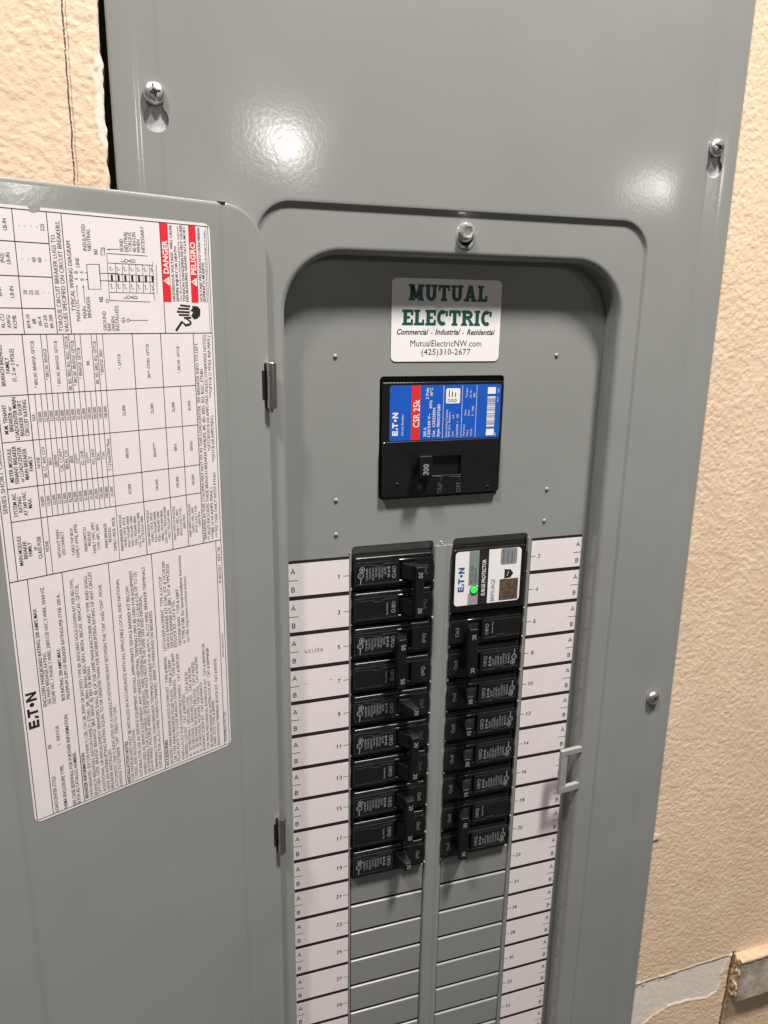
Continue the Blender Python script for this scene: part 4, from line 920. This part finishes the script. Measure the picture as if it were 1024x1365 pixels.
# ------------------------------------------------------------------ surge protector
def surge():
    root = empty('surge_protector', (.0375, 0, -.0257)); tag(root, 'black surge protector module with white label and lit green lamp above the breakers', 'surge protector')
    inv = Vector((-.0375, 0, .0257))
    bm = bmesh.new(); bm_box(bm, 9.2, 66.6, -1.2, 11, -50.4, -.9, .8, 2); bm_box(bm, 9.8, 66.0, -4.6, 0, -49.0, -2.0, 1.2, 3)
    for v in bm.verts: v.co += inv
    link('body', bm_done(bm, 'body'), 'plastic_gloss', root, 40)
    wp = Plane((0, -.0047, 0), (0, 0, 1), (-1, 0, 0))     # u = z, v = -x
    lp = Plane(np.array([0, -.0047, 0])+np.array(inv), (0, 0, 1), (-1, 0, 0))
    def Z(x, y): return wp.px(590+x/7.314, 710+y/7.314)
    u0, u1, xa, xb = -43.5, -3.6, 11.2, 61.9
    sheet(lp, rrect(u0, u1, -xb, -xa, 2.6, 5), .12, 'label', 'paper_white', root)
    mk = lambda h=.17: Print(lp, h)
    teal, gr, k, bl, gy, ho, wt, gp = mk(.16), mk(.16), mk(.17), mk(.18), mk(.17), mk(.17), mk(.22), mk(.21)
    teal.rect(-29.0, -29.2, u1, -21.6); gr.rect(u0, -29.2, -33.2-1.5, -21.6)
    k.rect(u0-.3, -36.6, u1+.3, -29.2)
    eaton(bl, Z(215, 575)[0], -18.3, 18.0, 4.6)
    bl.text('BRPSURGE', -42.2, -42.2, 3.0, wd=16.5)
    wt.text('SURGE PROTECTOR', -37.4, -34.5, 2.7, wd=27.0, bold=.016)
    gy.rrect(-15.6, -58.5, u1, -45.8, 1.6)
    for i, t in enumerate(('TYPE 2 & SPD', 'AC Power', 'Protection')): k.text(t, -14.4, -48.8-3.2*i, 1.6, maxw=10)
    for i, t in enumerate(('PROTECTED', 'WHEN LIT')): gp.text(t, -27.5, -25.0-2.9*i, 2.0, wd=13.2-2*i)
    sp = wp.px(590+635/7.314, 710+398/7.314)
    k.poly([(sp[0]-3.2, sp[1]+2.6), (sp[0]+3.2, sp[1]+2.6), (sp[0]+3.6, sp[1]+3.4), (sp[0]+3.0, sp[1]-2.2), (sp[0], sp[1]-4.4), (sp[0]-3.0, sp[1]-2.2), (sp[0]-3.6, sp[1]+3.4)][::-1])
    wt.stroke([(sp[0]-1.6, sp[1]+.6), (sp[0]+.3, sp[1]-.2), (sp[0]-.2, sp[1]+.4), (sp[0]+1.7, sp[1]-.8)], .45)
    ho.rect(u0+1.0, -60.5, -26.5, -45.8)
    k.rect(-33.6, -53.8, -28.2, -48.8)
    kk = Print(lp, .24)
    kk.ring(-39.6, -51.5, 2.6, .5, 14); kk.disc(-39.6, -51.5, 1.2, 10)
    for i in range(3): kk.stroke([(-42, -57.0-1.2*i), (-28, -56.6-1.2*i)], .3)
    for nm, L, m in (('teal_band', teal, 'label_teal'), ('grey_band', gr, 'label_greyred'), ('black_print', k, 'ink'), ('blue_lettering', bl, 'ink_blue'), ('grey_box', gy, 'label_grey'), ('hologram_patch', ho, 'hologram'), ('white_lettering', wt, 'ink_white'), ('lamp_caption', gp, 'ink_soft'), ('hologram_print', kk, 'ink_soft')): L.build(nm, m, root)
    q = Z(305, 556); bm = bmesh.new(); bm_lathe(bm, [(3.3, 0), (3.3, .5), (2.7, .6), (2.7, .2)], (-q[1], -4.7, q[0]), seg=24)
    for v in bm.verts: v.co += inv
    link('lamp_bezel', bm_done(bm, 'lamp_bezel'), 'ink_green', root, 40)
    bm = bmesh.new(); bm_lathe(bm, [(2.7, .1), (2.6, .7), (2.1, 1.1), (1.2, 1.35), (0, 1.45)], (-q[1], -4.7, q[0]), seg=24)
    for v in bm.verts: v.co += inv
    link('green_lamp', bm_done(bm, 'green_lamp'), 'led', root, 60)
surge()
# ------------------------------------------------------------------ main breaker
def main_breaker():
    root = empty('main_breaker', (0, 0, .076)); tag(root, 'large black 200 amp main breaker with blue and red label below the company sticker', 'main breaker')
    inv = Vector((0, 0, -.076)); I3 = np.array(inv)
    bm = bmesh.new()
    bm_box(bm, -43.4, 42.6, 1.5, 40, 36.2, 116.0, .8, 2)
    bm_box(bm, -42.4, 42.4, -1.3, 8, 37.0, 112.8, .9, 3)
    for v in bm.verts: v.co += inv
    link('body', bm_done(bm, 'body'), 'plastic_gloss', root, 40)
    # lower shield with the handle slot
    me = curve_mesh('shield', rrect(-42.0, 40.6, 38.6, 74.4, 1.4, 4), [rrect(-17.4, 13.2, 50.8, 64.6, .8, 3)], -1.6, 3.4, .55)
    for v in me.vertices: v.co += inv
    link('shield', me, 'plastic_gloss', root)
    bm = bmesh.new()
    bm_hexa(bm, [(-17.2, -1, 51.0), (-8.2, -1, 51.0), (-8.2, -1, 64.4), (-17.2, -1, 64.4)], [(-20.3, -13, 52.6), (-11.4, -13, 52.6), (-11.4, -13, 66.6), (-20.3, -13, 66.6)], .7, 3)
    for i in range(5): bm_box(bm, -19.6+1.6*i, -18.8+1.6*i, -12.6, -7, 66.2, 67.0, .2, 1)
    for v in bm.verts: v.co += inv
    link('handle', bm_done(bm, 'handle'), 'plastic_matt', root, 40)
    # label on the upper half
    wp = Plane((0, -.0014, 0), (0, 0, 1), (-1, 0, 0)); lp = Plane(np.array([0, -.0014, 0])+I3, (0, 0, 1), (-1, 0, 0))
    def Z(x, y): return wp.px(490+x/5.12, 490+y/5.12)
    sheet(lp, rrect(75.2, 110.8, -40.8, 37.5, 1.6, 4), .10, 'blue_label', 'label_blue', root)
    rd, wt, bx, kk = Print(lp, .13), Print(lp, .17), Print(lp, .16), Print(lp, .22)
    a, b = Z(290, 480), Z(385, 118)
    rd.rect(75.2, Z(350, 400)[1]-.6, 110.8, Z(300, 300)[1])
    def t(s, x0, y0, x1, y1, h, bo=0.): p, q = Z(x0, y0), Z(x1, y1); wt.text(s, p[0], (p[1]+q[1])/2, h, wd=q[0]-p[0], bold=bo)
    p, q = Z(205, 465), Z(210, 308); eaton(wt, p[0], (p[1]+q[1])/2, q[0]-p[0], 3.9)
    t('Circuit Breaker', 243, 465, 246, 318, 1.5); t('CSR 25k', 352, 408, 358, 218, 4.3, .01)
    t('200 A', 398, 472, 402, 408, 1.9, .012); t('2 Pole', 415, 215, 420, 138, 1.9, .012); t('120/240 V~', 424, 472, 432, 310, 1.9, .012); t('60Hz', 438, 278, 442, 222, 1.9, .012); t('40\u00b0C', 445, 195, 448, 138, 1.9, .012)
    t('Cat.  CSR2200N', 456, 472, 466, 275, 1.9, .012); t('Style 7803C07G83', 488, 472, 498, 250, 1.9, .012)
    t('Interrupting Capacity', 540, 472, 548, 285, 1.4); t('RMS Sym. Ampere', 560, 472, 566, 305, 1.4); t('Volt', 585, 472, 588, 435, 1.3); t('kA', 590, 345, 592, 320, 1.3); t('120/240 ~  25', 615, 472, 622, 318, 1.4)
    t('Terminal', 660, 468, 664, 390, 1.3); t('Wire', 685, 468, 687, 425, 1.3); t('CU/AL', 710, 466, 714, 415, 1.3); t('Wire', 672, 328, 674, 288, 1.3); t('Size', 695, 328, 697, 290, 1.3); t('2 - 300', 722, 330, 725, 262, 1.3); t('Torque', 682, 205, 685, 140, 1.3); t('Lb. In.', 708, 205, 711, 150, 1.3); t('250', 733, 203, 735, 172, 1.3)
    for x0, x1 in ((502, 530), (630, 656), (725, 755)):
        m_ = (Z(x0, 480)[1]+Z(x1, 120)[1])/2; wt.rect(75.9, m_-.13, 110.2, m_+.13)
    for y0, y1, x in ((455, 400, 690), (455, 400, 690)): pass
    c0, c1 = Z(538, 245), Z(632, 140); m0 = Z(536, 190)[1]; m1 = Z(632, 190)[1]; bx.rrect(c0[0], m1, c1[0], m0, 1.0)
    for i in range(3): kk.ring(c0[0]+1.9, m0-2.1-2.3*i, .85, .3, 10); kk.rect(c0[0]+4.2, m0-2.5-2.2*i, c1[0]-1.2-.8*i, m0-1.9-2.2*i)
    # bar code
    rb = random.Random(8); y = 78.0; vt, vb = Z(812, 300)[1]-.2, Z(868, 300)[1]
    wt.rect(76.6, vb, 81.0, vt); wt.rect(104.4, vb, 108.8, vt); u = 82.2
    while u < 102.8:
        wd_ = rb.choice((.28, .28, .5, .8)); wt.rect(u, vb, u+wd_, vt); u += wd_+rb.choice((.26, .26, .45))
    t('GD2', 873, 465, 874, 442, 1.1); t('1411F', 892, 235, 893, 200, 1.1); t('CSRL', 898, 172, 900, 138, 1.1)
    rd.build('red_band', 'label_red', root); wt.build('white_print', 'ink_white', root); bx.build('approval_box', 'ink_white', root); kk.build('approval_marks', 'ink', root)
    sp = Plane(np.array([0, -.0039, 0])+I3, (0, 0, 1), (-1, 0, 0)); em = Print(sp, .05); wp2 = Plane((0, -.0039, 0), (0, 0, 1), (-1, 0, 0))
    def Z2(x, y): return wp2.px(490+x/5.12, 490+y/5.12)
    for s, x, y0, y1 in (('ON', 372, 838, 800), ('TRIP', 508, 858, 785), ('OFF', 635, 848, 780)):
        p, q = Z2(x, y0), Z2(x+2, y1); em.text(s, p[0], p[1], 3.3, wd=q[0]-p[0], cond=.8)
    em.stroke([Z2(500, 770), Z2(505, 742), Z2(450, 742)], .25); em.stroke([Z2(628, 770), Z2(630, 742), Z2(560, 742)], .25)
    em.build('raised_lettering', 'print_dim', root)
    hp = Plane(np.array([0, -.0130, 0])+I3, (0, 0, 1), (-1, 0, 0)); nm = Print(hp, .06); nm.sans('200', 57.6, 14.0, 3.7, .18, sx=.5); nm.build('rating_number', 'print_grey', root)
    bm = bmesh.new()
    bm.free()
    for x, z in ((-32.0, 46.8), (33.2, 41.8)):
        bm = bmesh.new(); bm_lathe(bm, [(1.0, -.1), (.9, .35), (.5, .6), (0, .65)], (x, -3.85, z), seg=14)
        for v in bm.verts: v.co += inv
        link('shield_pin', bm_done(bm, 'shield_pin'), 'plastic_gloss', root, 50)
main_breaker()
